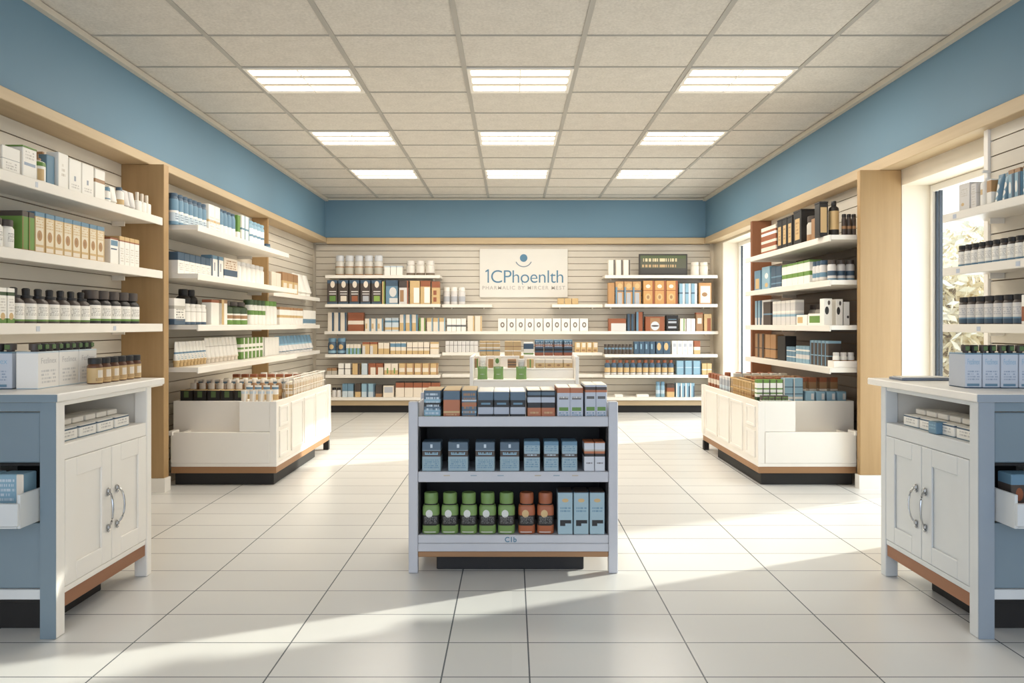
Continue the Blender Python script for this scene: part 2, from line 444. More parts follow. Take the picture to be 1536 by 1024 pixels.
def run(sh, a, b, n, hp, kind, desc, mat, d=None, fill=.93, back=0.0, jit=1.5, **k):
    """n equal packs side by side between picture columns a..b on shelf sh; hp = height in pixels at the first"""
    side, plane, z, where = sh
    if side in 'LR':
        pl = plane + (-back if side == 'L' else back)
        ya, yb = pl * F / (a - CX), pl * F / (b - CX); h = hp * ya / F
        slot = abs(yb - ya) / n
    else:
        pl = plane + back
        ya, yb = (a - CX) * pl / F, (b - CX) * pl / F; h = hp * pl / F
        slot = (yb - ya) / n
    w = slot * fill
    if kind in ('bottle', 'jar', 'tube', 'pump'): w = min(w, h * .95); dd = w
    else: dd = d if d else max(.035, min(.11, w * 1.0))
    proto = None
    for i in range(n):
        c = ya + (yb - ya) * (i + .5) / n
        if proto is None:
            o = proto = KIND[kind](w, dd, h, mat, **k)
        else: o = copy_tree(proto)
        if side == 'L': loc = (pl - dd / 2 - .003, c, z + .0005)
        elif side == 'R': loc = (pl + dd / 2 + .003, c, z + .0005)
        else: loc = (c, pl + dd / 2 + .003, z + .0005)
        if n == 1: lb = f'{desc} on the {where}'
        elif n == 2: lb = f'{desc}, {("left", "right")[i]} of two, {where}'
        else: lb = f'{desc}, {ORD[i]} from left of {NUM[n]}, {where}'
        place(o, loc, ROT[side] + math.radians(random.uniform(-jit, jit)), lb, CATS[kind], f'{desc} row, {where}' if n > 1 else None)
    return proto
def shelf(side, back, front, a0, a1, z, label, t=.05, bracket=True, group='wall shelves'):
    """a shelf board with a price rail on its front edge and brackets below"""
    if side == 'B': root = empty('display_shelf', ((a0 + a1) / 2, back, z))
    else: root = empty('display_shelf', (back, (a0 + a1) / 2, z))
    hw = (a1 - a0) / 2; dp = abs(front - back); sg = 1
    def bx(n, d0, d1, u0, u1, z0, z1, m, bev=0):
        if side == 'L': mb = B(d0, d1, u0, u1, z0, z1, m, bev=bev)
        elif side == 'R': mb = B(-d1, -d0, u0, u1, z0, z1, m, bev=bev)
        else: mb = B(u0, u1, -d1, -d0, z0, z1, m, bev=bev)
        return mb.build(n, root)
    bx('board', .003, dp - .012, -hw, hw, -t * .75, 0, M_SHELF)
    bx('price_rail', dp - .0118, dp, -hw, hw, -t, .001, M_SHELF, .003)
    if bracket:
        for u in (-hw + .12, hw - .12): bx('bracket', .003, dp * .3, u - .006, u + .006, -t - .02, -t * .76, M_SHELF)
    return tag(root, label, 'shelf', group)

# text-like print presets
T = lambda c=(120, 116, 110): ((.15, .85, .12, .6, 5, c),)
white_box = prt(WHT, txt=T((170, 164, 156)))
white_lab = prt(WHT, txt=((.2, .8, .25, .75, 6, (150, 144, 138)),))

# ---- left near bay
for i, (z, nm) in enumerate(((1.965, 'top'), (1.585, 'second'), (1.207, 'third'))):
    shelf('L', XL, -2.50, 2.0, 5.25, z, f'white {nm} shelf of the near left bay, before the oak divider', .055)
shelf('L', XL, -2.50, 2.0, 5.25, .82, 'white lowest shelf of the near left bay, hidden behind counter cabinet', .055)
bay = 'near left bay'
L1 = ('L', -2.53, 1.965, 'top shelf, ' + bay); L2 = ('L', -2.53, 1.585, 'second shelf, ' + bay); L3 = ('L', -2.53, 1.207, 'third shelf, ' + bay)
run(L1, -24, 0, 1, 44, 'box', 'white carton cut by frame edge', white_box)
run(L1, 4, 32, 1, 40, 'box', 'squat white carton with thin line', prt(WHT, ((.5, .52, (150, 150, 150)),), txt=((.2, .8, .1, .4, 3, (190, 184, 176)),)), d=.1)
run(L1, 34, 57, 1, 46, 'box', 'white carton with blue stripe label', prt(WHT, rects=((.1, .9, .42, .52, (150, 164, 184)),), txt=((.2, .8, .6, .9, 3, (190, 184, 176)),)), d=.09, lid=plain(GRN))
run(L1, 60, 75, 1, 48, 'pump', 'white pump bottle with green shoulder', prt(WHT, ((.72, .9, GRN),), rects=((.1, .5, .1, .6, TAN),)), cap=plain(BRN))
run(L1, 88, 104, 1, 54, 'box', 'tall white carton with blue side', prt(WHT, txt=((.3, .7, .3, .7, 3, (200, 190, 176)),)), d=.07)
place(p_box(.07, .05, .17, plain(BLU)), (-2.575, 4.055, 1.9655), math.pi / 2, 'plain blue carton beside the tall white carton, top shelf, near left bay', 'box', None)
run(L1, 104, 142, 2, 50, 'box', 'tall plain white carton', prt(WHT, rects=((.4, .55, .35, .5, (150, 156, 168)),), txt=((.2, .8, .1, .25, 2, (190, 184, 176)),)), d=.08)
run(L1, 143, 159, 1, 46, 'box', 'white carton with brown band', prt(WHT, ((.56, .68, BRN),)), d=.09)
run(L1, 161, 170, 1, 24, 'jar', 'small white jar with blue lid', prt(WHT, ((.3, .4, BLU),)), cap=plain(BLU))
run(L1, 171, 181, 1, 28, 'tube', 'white tube standing on cap', prt(WHT))
run(L1, 182, 190, 1, 30, 'bottle', 'white bottle with tan label', prt(WHT, ((.15, .45, TAN),)), cap=plain(NVY))
run(L1, 191, 208, 2, 28, 'tube', 'pale grey tube', prt(LGT))
run(L1, 209, 230, 3, 31, 'bottle', 'slim white bottle', prt(WHT, txt=()), cap=plain(CRM), caph=.4, capr=.4, neck=.42)
run(L2, -24, 28, 3, 46, 'jar', 'white jar with black lid', white_lab, cap=plain(DRK), label=(.06, .68, white_lab))
run(L2, 34, 53, 2, 60, 'box', 'green carton', prt(GRN, ((.86, 1, DRK), (.0, .04, BRN)), rects=((.05, .16, 0, .85, RST),)), d=.12)
run(L2, 54, 158, 8, 62, 'box', 'tan illustrated carton with blue top', prt(TAN, ((.88, 1, BLU),), rects=((.06, .84, .04, .14, CRM), (.06, .84, .2, .86, (226, 214, 190))), ovals=((.45, .42, .26, .13, (178, 138, 92)), (.42, .42, .1, .06, BRN)), txt=((.1, .8, .58, .84, 4, TAN),)), d=.15, fill=.95)
run(L2, 166, 179, 1, 40, 'box', 'white carton with blue panel', prt(WHT, ((.93, 1, RST),), rects=((.05, .9, .7, .9, BLU), (.05, .8, .55, .6, NVY))), d=.08)
run(L2, 180, 210, 4, 44, 'box', 'white carton with brown top band', prt(WHT, ((.86, 1, TAN), (.82, .86, RST)), txt=((.2, .8, .1, .6, 6, (200, 190, 176)),)), d=.12)
run(L3, -14, 24, 3, 55, 'box', 'white carton with green foot', prt(WHT, ((0, .14, GRN), (.78, .88, DGR)), ovals=((.5, .2, .3, .1, TAN),), txt=((.2, .8, .3, .7, 5, (190, 184, 176)),)), d=.08, fill=.9)
run(L3, 25, 141, 7, 55, 'bottle', 'dark dropper bottle with white label', prt(DRK), fill=.99, cap=plain(BLK), dropper=True, caph=.3, neck=.62, capr=.66, shoulder=.16, label=(.06, .56, prt(WHT, ((.0, .1, GRN),), txt=((.1, .9, .3, .8, 6, (176, 170, 162)),))))
run(L3, 142, 215, 5, 51, 'bottle', 'tall dark bottle with white label', prt(BLK), fill=.98, cap=plain(DRK), caph=.28, neck=.6, capr=.8, shoulder=.18, label=(.08, .55, prt(WHT, ((.0, .14, GRN),), txt=((.1, .9, .3, .8, 6, (176, 170, 162)),))))

def price_tag(o, side, front, back, pxs, w=.03):
    for x in pxs:
        y = front * F / (x - CX) - o.location.y; d = abs(front - back)
        mb = B(d + .0003, d + .0015, y - w / 2, y + w / 2, -.042, -.014, plain((196, 202, 212), .5)) if side == 'L' else B(-d - .0015, -d - .0003, y - w / 2, y + w / 2, -.036, -.012, plain((186, 194, 208), .5))
        mb.build('price_tag', o)
price_tag([o for o in bpy.data.objects if o.name == 'display_shelf.002'][0], 'L', -2.50, XL, (57, 172))
price_tag([o for o in bpy.data.objects if o.name == 'display_shelf'][0], 'L', -2.50, XL, (55,), .02)
# ---- left middle bay
bay = 'middle left bay'
for z, nm, y1 in ((1.936, 'top', 7.6), (1.578, 'second', 7.88), (1.20, 'third', 7.88), (.886, 'fourth', 7.88)):
    shelf('L', XL, -2.31, 5.40, y1, z, f'white {nm} shelf of the middle left bay, beyond the oak divider', .046)
Q1 = ('L', -2.46, 1.936, 'top shelf, ' + bay); Q2 = ('L', -2.46, 1.578, 'second shelf, ' + bay); Q3 = ('L', -2.46, 1.20, 'third shelf, ' + bay); Q4 = ('L', -2.46, .886, 'fourth shelf, ' + bay)
blu_tube = prt(NVY, ((.0, .12, BLU), (.12, .42, PBL), (.42, .5, WHT), (.5, .9, BLU)), txt=((.2, .8, .15, .4, 3, NVY),))
run(Q1, 264, 313, 7, 48, 'bottle', 'blue and white slim bottle', blu_tube, cap=plain(NVY), caph=.12, neck=.8, capr=.85)
run(Q1, 314, 331, 2, 46, 'box', 'cream carton with tan line', prt(WHT, ((.42, .5, TAN),), txt=T((190, 184, 176))), d=.09)
run(Q1, 332, 356, 4, 44, 'bottle', 'tall blue bottle with white label', prt(BLU, ((.15, .5, WHT),)), cap=plain(NVY), caph=.1, neck=.8, capr=.85)
run(Q1, 357, 361, 1, 42, 'box', 'thin green carton', prt(GRN, ((0, .4, WHT),)), d=.07)
run(Q1, 363, 375, 2, 44, 'box', 'white carton with blue stripes', prt(WHT, ((.5, .56, BLU),), rects=((.7, .95, 0, 1, BLU),)), d=.08)
run(Q1, 377, 399, 4, 40, 'jar', 'blue and white tin', prt(WHT, ((0, .2, BLU), (.45, .55, BLU), (.8, 1, SKY))), cap=plain(SKY), caph=.12)
run(Q1, 401, 411, 1, 13, 'jar', 'small blue jar', prt(BLU), cap=plain(NVY))
run(Q2, 268, 317, 6, 33, 'box', 'white carton with blue top band', prt(WHT, ((.62, 1, NVY),), txt=((.15, .85, .15, .5, 4, (186, 182, 178)),)), d=.1, fill=.97)
run(Q2, 318, 336, 2, 36, 'box', 'white carton with navy edges', prt(WHT, ((.84, 1, BLU),), rects=((0, .18, 0, 1, NVY), (.4, .6, .35, .7, (150, 150, 160)))), d=.09)
run(Q2, 337, 357, 1, 35, 'box', 'blue carton with white foot', prt(NVY, ((0, .22, WHT), (.5, 1, CRM)), txt=((.1, .9, .5, .9, 4, BRN),)), d=.12)
run(Q2, 358, 399, 6, 33, 'jar', 'plain white jar', prt(WHT), cap=plain(LGT), caph=.2)
run(Q3, 262, 279, 1, 40, 'box', 'white carton with dark foot', prt(WHT, ((0, .22, NVY), (.6, .72, STN)), txt=T()), d=.07)
run(Q3, 281, 301, 2, 54, 'bottle', 'tall black bottle', prt(BLK, ((.0, .35, DRK),)), cap=plain(BLK), back=.12)
run(Q3, 281, 313, 4, 32, 'jar', 'white jar with dark foot', prt(WHT, ((0, .16, NVY), (.7, .74, STN))), cap=plain(WHT), caph=.15)
run(Q3, 317, 330, 1, 38, 'box', 'white carton with rust top', prt(WHT, ((.88, 1, RST),)), d=.08)
run(Q3, 333, 342, 1, 38, 'box', 'cream carton with tan side', prt(WHT, ((.85, 1, BRN),), rects=((0, .4, 0, 1, TAN),)), d=.08)
run(Q3, 343, 376, 3, 36, 'bottle', 'dark green bottle with tan label', prt(DGR, ((0, .25, GRN), (.25, .32, WHT), (.32, .5, BRN), (.5, .58, WHT))), cap=plain(DRK), caph=.2, neck=.6, capr=.7)
run(Q3, 378, 401, 4, 38, 'jar', 'white jar with green lid', prt(WHT, ((.5, .72, GRN),)), cap=plain(DGR), caph=.22)
run(Q3, 402, 418, 3, 36, 'jar', 'white jar with bright green lid', prt(WHT), cap=plain(GRN), caph=.22)
run(Q4, 268, 313, 9, 38, 'tube', 'white tube with blue band', prt(WHT, ((.44, .52, BLU), (0, .14, TAN)), txt=((.2, .8, .16, .4, 3, BLU),)), cap=plain(TAN))
run(Q4, 314, 361, 8, 38, 'tube', 'tall plain white tube', prt(WHT, ((.58, .61, STN), (0, .1, CRM))), cap=plain(CRM))
run(Q4, 362, 396, 6, 32, 'box', 'green carton with white middle', prt(GRN, ((.34, .46, WHT), (.55, .7, WHT)), rects=((.7, 1, 0, 1, WHT),)), d=.07)
run(Q4, 398, 419, 4, 28, 'box', 'plain white slim carton', prt(WHT), d=.08)

# ---- left corner bay
bay = 'left corner bay'
for z, nm in ((1.56, 'top'), (1.20, 'middle'), (.86, 'lowest')):
    shelf('L', XL, -2.58, 7.94, 9.85, z, f'short white {nm} shelf of the left corner bay', .046)
C1 = ('L', -2.60, 1.56, 'top shelf, ' + bay); C2 = ('L', -2.60, 1.20, 'middle shelf, ' + bay); C3 = ('L', -2.60, .86, 'lowest shelf, ' + bay)
run(C1, 408, 422, 2, 30, 'box', 'pale cream carton', prt(CRM), d=.08)
run(C1, 424, 448, 3, 32, 'box', 'tan carton with brown print', prt(TAN, ((.6, 1, BRN),), rects=((.2, .8, .2, .5, CRM),)), d=.08)
run(C1, 450, 472, 3, 34, 'tube', 'tall white tube', prt(WHT))
run(C2, 420, 455, 7, 27, 'box', 'white carton with tan band', prt(WHT, ((.4, .55, TAN), (.85, 1, BRN))), d=.08)
run(C2, 456, 474, 4, 22, 'box', 'white carton with blue foot', prt(WHT, ((.1, .4, BLU),)), d=.08)
run(C3, 421, 473, 10, 28, 'tube', 'blue tube', prt(BLU, ((.05, .4, LGT), (.4, .5, SKY))), cap=plain(LGT))

# ---- right middle bay
bay = 'right bay beside oak column'
for z, nm in ((1.869, 'top'), (1.534, 'second'), (1.197, 'third'), (.88, 'fourth')):
    shelf('R', XR, 2.36, 5.45, 7.42, z, f'white {nm} shelf of the right bay beside the oak column', .046)
R1 = ('R', 2.42, 1.869, 'top shelf, right middle bay'); R2 = ('R', 2.42, 1.534, 'second shelf, right middle bay'); R3 = ('R', 2.42, 1.197, 'third shelf, right middle bay'); R4 = ('R', 2.42, .88, 'fourth shelf, right middle bay')
E1 = ('B', 5.56, 1.869, 'near end, top shelf, right bay'); E2 = ('B', 5.58, 1.534, 'near end, second shelf, right bay')
E3 = ('B', 5.56, 1.197, 'near end, third shelf, right bay'); E4 = ('B', 5.55, .88, 'near end, fourth shelf, right bay')
run(R1, 1141, 1163, 1, 40, 'box', 'rust and cream striped stack carton', prt(RST, ((.12, .26, CRM), (.4, .5, CRM), (.68, .78, WHT), (.86, 1, CRM))), d=.16)
dk = prt(BLK, rects=((.2, .8, .18, .8, TAN),), txt=((.3, .7, .3, .7, 4, BRN),))
run(R1, 1165, 1188, 3, 44, 'box', 'black carton with tan panel', dk, d=.07, lid=plain(BLK))
run(R1, 1189, 1202, 1, 50, 'box', 'wide black carton with tan panel', dk, d=.12, lid=plain(BLK))
run(R1, 1206, 1215, 1, 40, 'jar', 'grey jar with dark lid', prt(STN, ((0, .4, BRN),)), cap=plain(DRK))
run(R1, 1216, 1226, 1, 34, 'box', 'brown carton with dark edge', prt(BRN, rects=((.6, 1, 0, 1, DRK),)), d=.08)
run(E1, 1229, 1243, 1, 50, 'box', 'tall black carton with tan face', prt(BLK, rects=((.12, .84, .12, .88, TAN),)), d=.09, lid=plain(BLK), jit=0)
run(E1, 1246, 1262, 1, 54, 'bottle', 'large black bottle with tan label', prt(BLK), cap=plain(BLK), caph=.14, neck=.5, capr=.5, shoulder=.1, jit=0, label=(.2, .72, prt(TAN)))
run(E1, 1264, 1286, 3, 34, 'jar', 'smoky brown glass jar', prt(DRK, ((.4, .55, BRN),)), cap=plain(BLK), caph=.16, jit=0)
run(R2, 1131, 1140, 1, 30, 'box', 'blue carton with tan label', prt(BLU, rects=((.2, .8, .1, .6, TAN),)), d=.08)
run(R2, 1142, 1154, 1, 34, 'box', 'bright blue carton with white dot', prt(SKY, ovals=((.6, .6, .2, .12, WHT), (.6, .2, .2, .1, TAN))), d=.12)
run(R2, 1156, 1171, 2, 32, 'box', 'dark navy carton with light stripes', prt(NVY, ((.2, .26, BLU), (.5, .56, BLU), (0, .06, WHT))), d=.09)
run(R2, 1172, 1214, 5, 33, 'box', 'white carton with green stripe', prt(WHT, ((.36, .54, GRN), (.9, 1, GRN))), d=.1, fill=.97)
run(R2, 1216, 1232, 3, 32, 'jar', 'blue and white striped jar', prt(LGT, ((0, .15, STN), (.3, .56, BLU)),), cap=plain(NVY), caph=.22)
run(E2, 1244, 1285, 3, 32, 'jar', 'navy striped jar', prt(LGT, ((0, .16, BLU), (.32, .6, NVY))), cap=plain(DRK), caph=.22, jit=0)
run(R3, 1132, 1141, 2, 36, 'box', 'slim blue carton', prt(SKY, ((0, .3, LGT),), rects=((.6, 1, 0, 1, NVY),)), d=.07)
run(R3, 1142, 1156, 1, 37, 'box', 'dark brown carton with pale frame', prt(DRK, ((.92, 1, LGT), (.4, .46, BLU)), rects=((0, .15, 0, 1, LGT),)), d=.1)
run(R3, 1158, 1192, 5, 35, 'box', 'white carton with pale blue line', prt(LGT, ((.34, .44, SKY), (.5, .58, WHT), (.9, 1, WHT))), d=.08)
run(R3, 1194, 1210, 1, 15, 'box', 'low white tray with tan front', prt(WHT, rects=((.1, .6, .2, .8, TAN),)), d=.1)
run(R3, 1211, 1233, 1, 17, 'box', 'low white tray with green front', prt(WHT, rects=((.1, .9, .2, .8, GRN),)), d=.1)
run(R3, 1209, 1228, 2, 30, 'jar', 'small tan and grey jar', prt(STN, ((0, .4, TAN),)), cap=plain(DRK), back=.15)
spots = prt(WHT, ovals=((.35, .55, .25, .15, BLK), (.6, .84, .16, .09, DRK)))
run(E3, 1236, 1249, 1, 40, 'box', 'white carton with black oval, leftmost', spots, d=.08, jit=0)
run(E3, 1254, 1265, 1, 39, 'box', 'white carton with large black oval', spots, d=.08, jit=0)
run(E3, 1266, 1275, 1, 35, 'box', 'narrow white carton with small mark', prt(WHT, ovals=((.7, .35, .2, .06, DRK),)), d=.08, jit=0)
run(R4, 1132, 1145, 2, 35, 'box', 'dark brown slim carton', prt(BRN, ((.38, .42, DRK),), rects=((.6, 1, 0, 1, DRK),)), d=.08)
run(R4, 1147, 1163, 2, 36, 'box', 'brown carton with dark line', prt((176, 134, 92), ((.38, .42, DRK), (0, .05, DRK))), d=.08)
run(R4, 1165, 1178, 1, 36, 'box', 'plain black carton', prt(BLK), d=.1)
run(R4, 1179, 1192, 3, 22, 'box', 'small blue striped carton', prt(BLU, ((.3, .36, WHT), (.7, .76, WHT))), d=.07)
run(R4, 1193, 1213, 4, 25, 'box', 'small pale blue carton', prt(SKY, ((.25, .5, LGT), (.7, .8, WHT))), d=.07)
run(R4, 1214, 1242, 5, 36, 'box', 'tall navy carton with blue frame', prt(DRK, ((.9, 1, SKY), (.38, .42, SKY)), rects=((0, .35, 0, 1, BLU),)), d=.1)
# a white tray of jars at the shelf's near end
tr = empty('tray', (2.50, 5.52, .8806))
B(-.1, .09, -.055, .055, .0, .006, M_WHITE).build('tray_floor', tr)
for a in ((-.1, .09, -.055, -.049), (-.1, .09, .049, .055), (-.1, -.094, -.048, .048), (.084, .09, -.048, .048)): B(a[0], a[1], a[2], a[3], .0062, .05, M_WHITE, bev=.001).build('tray_wall', tr)
tag(tr, 'low white open tray holding small jars, near end of fourth right shelf', 'tray')
for i in range(3):
    o = p_jar(.05, .05, .105, prt(WHT, ((.3, .6, BRN),)), plain(LGT)) if i == 0 else copy_tree(o)
    place(o, (2.44 + .055 * i, 5.52, .8874), 0, f'small white jar, {ORD[i]} from left of three in the white shelf tray', 'jar', 'jars in the shelf tray')

# ---- right near bay
for z, nm in ((1.836, 'top'), (1.526, 'second'), (1.203, 'third')):
    shelf('R', 2.78, 2.50, 2.0, 4.26, z, f'white {nm} shelf of the near right bay, before the window', .045)
for nm_, pp in (('display_shelf.015', (1432,)), ('display_shelf.016', (1437, 1527)), ('display_shelf.017', (1468,))):
    price_tag(bpy.data.objects[nm_], 'R', 2.50, 2.78, pp, .03)
bay = 'near right bay'
N1 = ('R', 2.53, 1.836, 'top shelf, ' + bay); N2 = ('R', 2.53, 1.526, 'second shelf, ' + bay); N3 = ('R', 2.53, 1.203, 'third shelf, ' + bay)
run(N1, 1437, 1454, 1, 41, 'box', 'pale carton with gold mark', prt(LGT, ovals=((.35, .25, .14, .06, TAN),), txt=((.2, .8, .5, .8, 4, (196, 190, 180)),)), d=.08)
run(N1, 1455, 1464, 1, 38, 'box', 'narrow pale carton with fine print', prt(LGT, ((.6, .62, STN),), txt=((.2, .8, .1, .9, 8, (190, 184, 174)),)), d=.08)
run(N1, 1465, 1478, 1, 54, 'pump', 'white pump bottle with tan label', prt(WHT, rects=((.1, .6, .45, .65, TAN),)), cap=plain(WHT))
run(N1, 1479, 1486, 1, 38, 'box', 'white carton with tan top half', prt(WHT, ((.5, .95, (178, 138, 92)),)), d=.06)
pch = prt(SKY, ((0, .12, WHT), (.86, 1, BLU)), ovals=((.3, .3, .35, .1, WHT), (.35, .55, .3, .12, WHT)), rects=((.62, 1, 0, 1, BLU),))
run(N1, 1487, 1509, 2, 43, 'pouch', 'blue and white pouch', pch, d=.07, fill=.9)
run(N1, 1511, 1530, 2, 44, 'box', 'blue carton with brown top', prt(SKY, ((.86, 1, BRN),), rects=((.6, 1, 0, .86, NVY),), ovals=((.3, .4, .2, .2, WHT),)), d=.08)
run(N1, 1532, 1560, 1, 46, 'box', 'large blue carton cut by frame edge', prt(SKY, ((.9, 1, BRN),), ovals=((.3, .6, .2, .15, WHT), (.3, .2, .3, .08, WHT))), d=.08)
wlb = prt(WHT, ((0, .12, BLU),), txt=((.1, .9, .3, .8, 6, (186, 182, 178)),))
run(N2, 1433, 1542, 10, 32, 'jar', 'white bottle with black cap', prt(DRK), cap=plain(BLK), caph=.2, label=(.04, .7, wlb))
run(N3, 1433, 1528, 7, 40, 'jar', 'blue footed bottle with black cap', prt(DRK), cap=plain(BLK), caph=.19, label=(.04, .72, prt(LGT, ((0, .22, NVY), (.22, .3, BLU)), txt=((.1, .9, .4, .8, 4, (170, 170, 176)),))))
run(N3, 1530, 1556, 1, 44, 'box', 'white framed carton with rust side', prt(WHT, rects=((.0, .2, .1, .6, RST),)), d=.1)

# ---- back wall shelves
BOXNAME[0] = 'medicine_box'
DS, SS = 9.98, 10.10
bl, br_ = 'back left bay', 'back right bay'
def px(x, Y): return (x - CX) * Y / F
zs = [1.875, 1.482, 1.112, .80, .52, .215]
nmz = ['top', 'second', 'third', 'fourth', 'fifth', 'lowest']
for i, z in enumerate(zs):
    if i == 2:
        shelf('B', YB, SS - .02, px(487, SS), px(1077, SS), z, 'long white third shelf running across the whole back wall', .042, group='back wall shelves'); continue
    shelf('B', YB, DS - .02, px(488, DS), px(660, DS), z, f'white {nmz[i]} shelf in the back wall left bay', .042, i < 5, group='back wall shelves')
    shelf('B', YB, DS - .02, px(907, DS), px(1076, DS), z, f'white {nmz[i]} shelf in the back wall right bay', .042, i < 5, group='back wall shelves')
shelf('B', YB, SS, px(663, SS), px(738, SS), zs[1], 'short white shelf left of the back wall sign', .042, group='back wall shelves')
shelf('B', YB, SS, px(828, SS), px(904, SS), zs[1], 'short white shelf right of the back wall sign', .042, group='back wall shelves')
shelf('B', YB, SS, px(663, SS), px(904, SS), zs[3] + .02, 'shallow white fourth shelf in the middle of the back wall', .042, group='back wall shelves')
shelf('B', YB, SS, px(663, SS), px(904, SS), zs[4], 'shallow white fifth shelf in the middle of the back wall', .042, group='back wall shelves')
def plinth(x0, x1, label):
    r = empty('shelf_plinth', ((x0 + x1) / 2, 10.1, 0)); w = (x1 - x0) / 2
    B(-w, w, -.1, .2, .1, .168, M_OAKX, bev=.003).build('oak_band', r); B(-w + .02, w - .02, -.05, .2, .001, .0995, M_DARK).build('toe_kick', r)
    tag(r, label, 'plinth', 'back wall plinths')
plinth(px(489, DS), px(659, DS), 'oak banded dark plinth under the back wall left bay')
plinth(px(908, DS), px(1075, DS), 'oak banded dark plinth under the back wall right bay')
def bs(i, w): return ('B', DS if i != 2 else SS, zs[i], f'{nmz[i]} shelf, {w}')
A = [bs(i, bl) for i in range(6)]; D = [bs(i, br_) for i in range(6)]
clear = prt((206, 202, 194), ((0, .08, BRN), (.08, .55, (186, 180, 166)), (.55, .62, BRN)), rough=.2)
run(A[0], 501, 574, 5, 30, 'jar', 'clear glass jar with brown contents', clear, cap=plain((206, 208, 212)), caph=.3)
run(A[0], 576, 604, 3, 14, 'box', 'low white carton with blue lid', prt(WHT, ((.85, 1, PBL),)), d=.1)
run(A[0], 608, 652, 3, 22, 'jar', 'clear glass jar with dark base', prt((218, 212, 202), ((0, .22, (120, 104, 88)),), rough=.2), cap=plain((222, 216, 208)), caph=.3)
dkb = lambda c: prt(DRK, ((.0, .08, NVY), (.86, 1, NVY)), rects=((.25, .85, .12, .34, c), (.2, .9, .4, .44, LGT), (.2, .9, .5, .54, LGT)), ovals=((.55, .82, .22, .14, CRM),))
for k, (nm, c) in enumerate((('green', GRN), ('cream', CRM), ('rust', RST), ('grey', GRY), ('lime', (140, 170, 80)))):
    run(A[1], 490 + k * 16.6, 506 + k * 16.6, 1, 36, 'box', f'dark carton with {nm} label', dkb(c), d=.1)
run(A[1], 573, 577, 1, 34, 'box', 'thin tan and green carton', prt(TAN, rects=((.6, 1, 0, 1, GRN),)), d=.1)
run(A[1], 578, 597, 1, 36, 'box', 'blue carton with white roundel', prt(BLU, ((.75, 1, NVY),), ovals=((.6, .5, .3, .2, LGT),), rects=((.3, 1, .05, .25, LGT),)), d=.1)
run(A[1], 598, 613, 1, 35, 'box', 'dark carton with rust edge', prt(LGT, ((.7, 1, DRK),), rects=((.85, 1, 0, 1, RST), (.1, .5, .1, .6, BRN))), d=.1)
run(A[1], 614, 630, 1, 35, 'box', 'tan carton with white panel', prt(TAN, rects=((.4, .95, .05, .7, WHT),)), d=.1)
run(A[1], 630, 646, 1, 35, 'box', 'rust topped tan carton', prt(TAN, ((.75, 1, RST),), rects=((.4, .95, .05, .72, WHT),)), d=.1)
run(A[1], 647, 660, 1, 34, 'box', 'tan carton with rust print', prt(TAN, ((.72, 1, RST),), rects=((.2, .6, .1, .3, RST), (.2, .6, .4, .6, RST))), d=.1)
SL = ('B', SS + .02, zs[1], 'short shelf left of the sign'); SR = ('B', SS + .02, zs[1], 'short shelf right of the sign')
run(SL, 664, 698, 3, 26, 'jar', 'pale grey glass jar', prt(LGT, ((.2, .6, GRY),)), cap=plain(WHT))
run(SR, 836, 868, 3, 9, 'box', 'low tan block carton', prt(TAN), d=.07, fill=.9)
run(A[2], 491, 520, 3, 28, 'box', 'tall white carton with navy edge', prt(CRM, rects=((.7, 1, 0, 1, NVY),)), d=.1)
run(A[2], 521, 546, 1, 28, 'box', 'large rust carton with cream band', prt(RST, ((.36, .56, CRM),)), d=.1)
run(A[2], 547, 575, 3, 19, 'box', 'white carton with blue edge', prt(CRM, rects=((.75, 1, 0, 1, BLU), (.1, .4, .2, .6, TAN))), d=.1)
run(A[2], 577, 598, 2, 20, 'box', 'pale blue and tan carton', prt(PBL, ((.65, .8, BLU), (.1, .3, TAN))), d=.1)
run(A[2], 599, 627, 3, 25, 'box', 'tall cream carton with blue side', prt(CRM, ((.0, .5, TAN),), rects=((.65, 1, 0, 1, BLU),)), d=.1)
run(A[2], 628, 638, 1, 20, 'box', 'green edged white carton', prt(CRM, rects=((0, .3, 0, 1, GRN), (.8, 1, 0, 1, GRN))), d=.1)
run(A[2], 640, 668, 3, 20, 'box', 'tan and white carton', prt(CRM, ((.7, 1, TAN),), rects=((.8, 1, 0, 1, SKY),)), d=.1)
run(A[2], 670, 699, 4, 19, 'box', 'white carton with dark print', prt(WHT, ((.35, .5, (110, 110, 110)),)), d=.1)
run(A[2], 701, 723, 2, 23, 'box', 'plain cream carton', prt(CRM, rects=((.8, 1, 0, 1, TAN),)), d=.1)
CM = ('B', SS, zs[2], 'third shelf below the sign')
run(CM, 747, 883, 10, 19, 'box', 'white carton with grey oval', prt(WHT, ovals=((.5, .5, .24, .22, (130, 122, 112)), (.5, .5, .1, .1, WHT)), rects=((.94, 1, 0, 1, (110, 100, 90)),)), d=.08, fill=.97)
run(D[2], 912, 940, 1, 19, 'box', 'rust carton with white front', prt(RST, rects=((.15, 1, 0, .62, LGT),)), d=.1)
run(D[2], 941, 953, 2, 26, 'box', 'dark blue slim carton', prt(NVY, rects=((.6, 1, 0, 1, DRK),)), d=.1)
run(D[2], 954, 966, 1, 29, 'box', 'tall rust and blue carton', prt(RST, rects=((0, .3, 0, 1, BLU), (.85, 1, 0, 1, BLK))), d=.1)
run(D[2], 967, 998, 1, 22, 'box', 'rust carton with silver oval', prt(RST, rects=((.25, .75, 0, .9, BRN),), ovals=((.5, .36, .22, .3, (205, 208, 212)), (.5, .36, .2, .06, DRK))), d=.1)
run(D[2], 999, 1018, 1, 24, 'box', 'black carton with silver bands', prt(BLK, rects=((.15, .85, .5, .62, GRY), (.15, .85, .18, .3, GRY), (.15, .85, .72, .76, BLU))), d=.1)
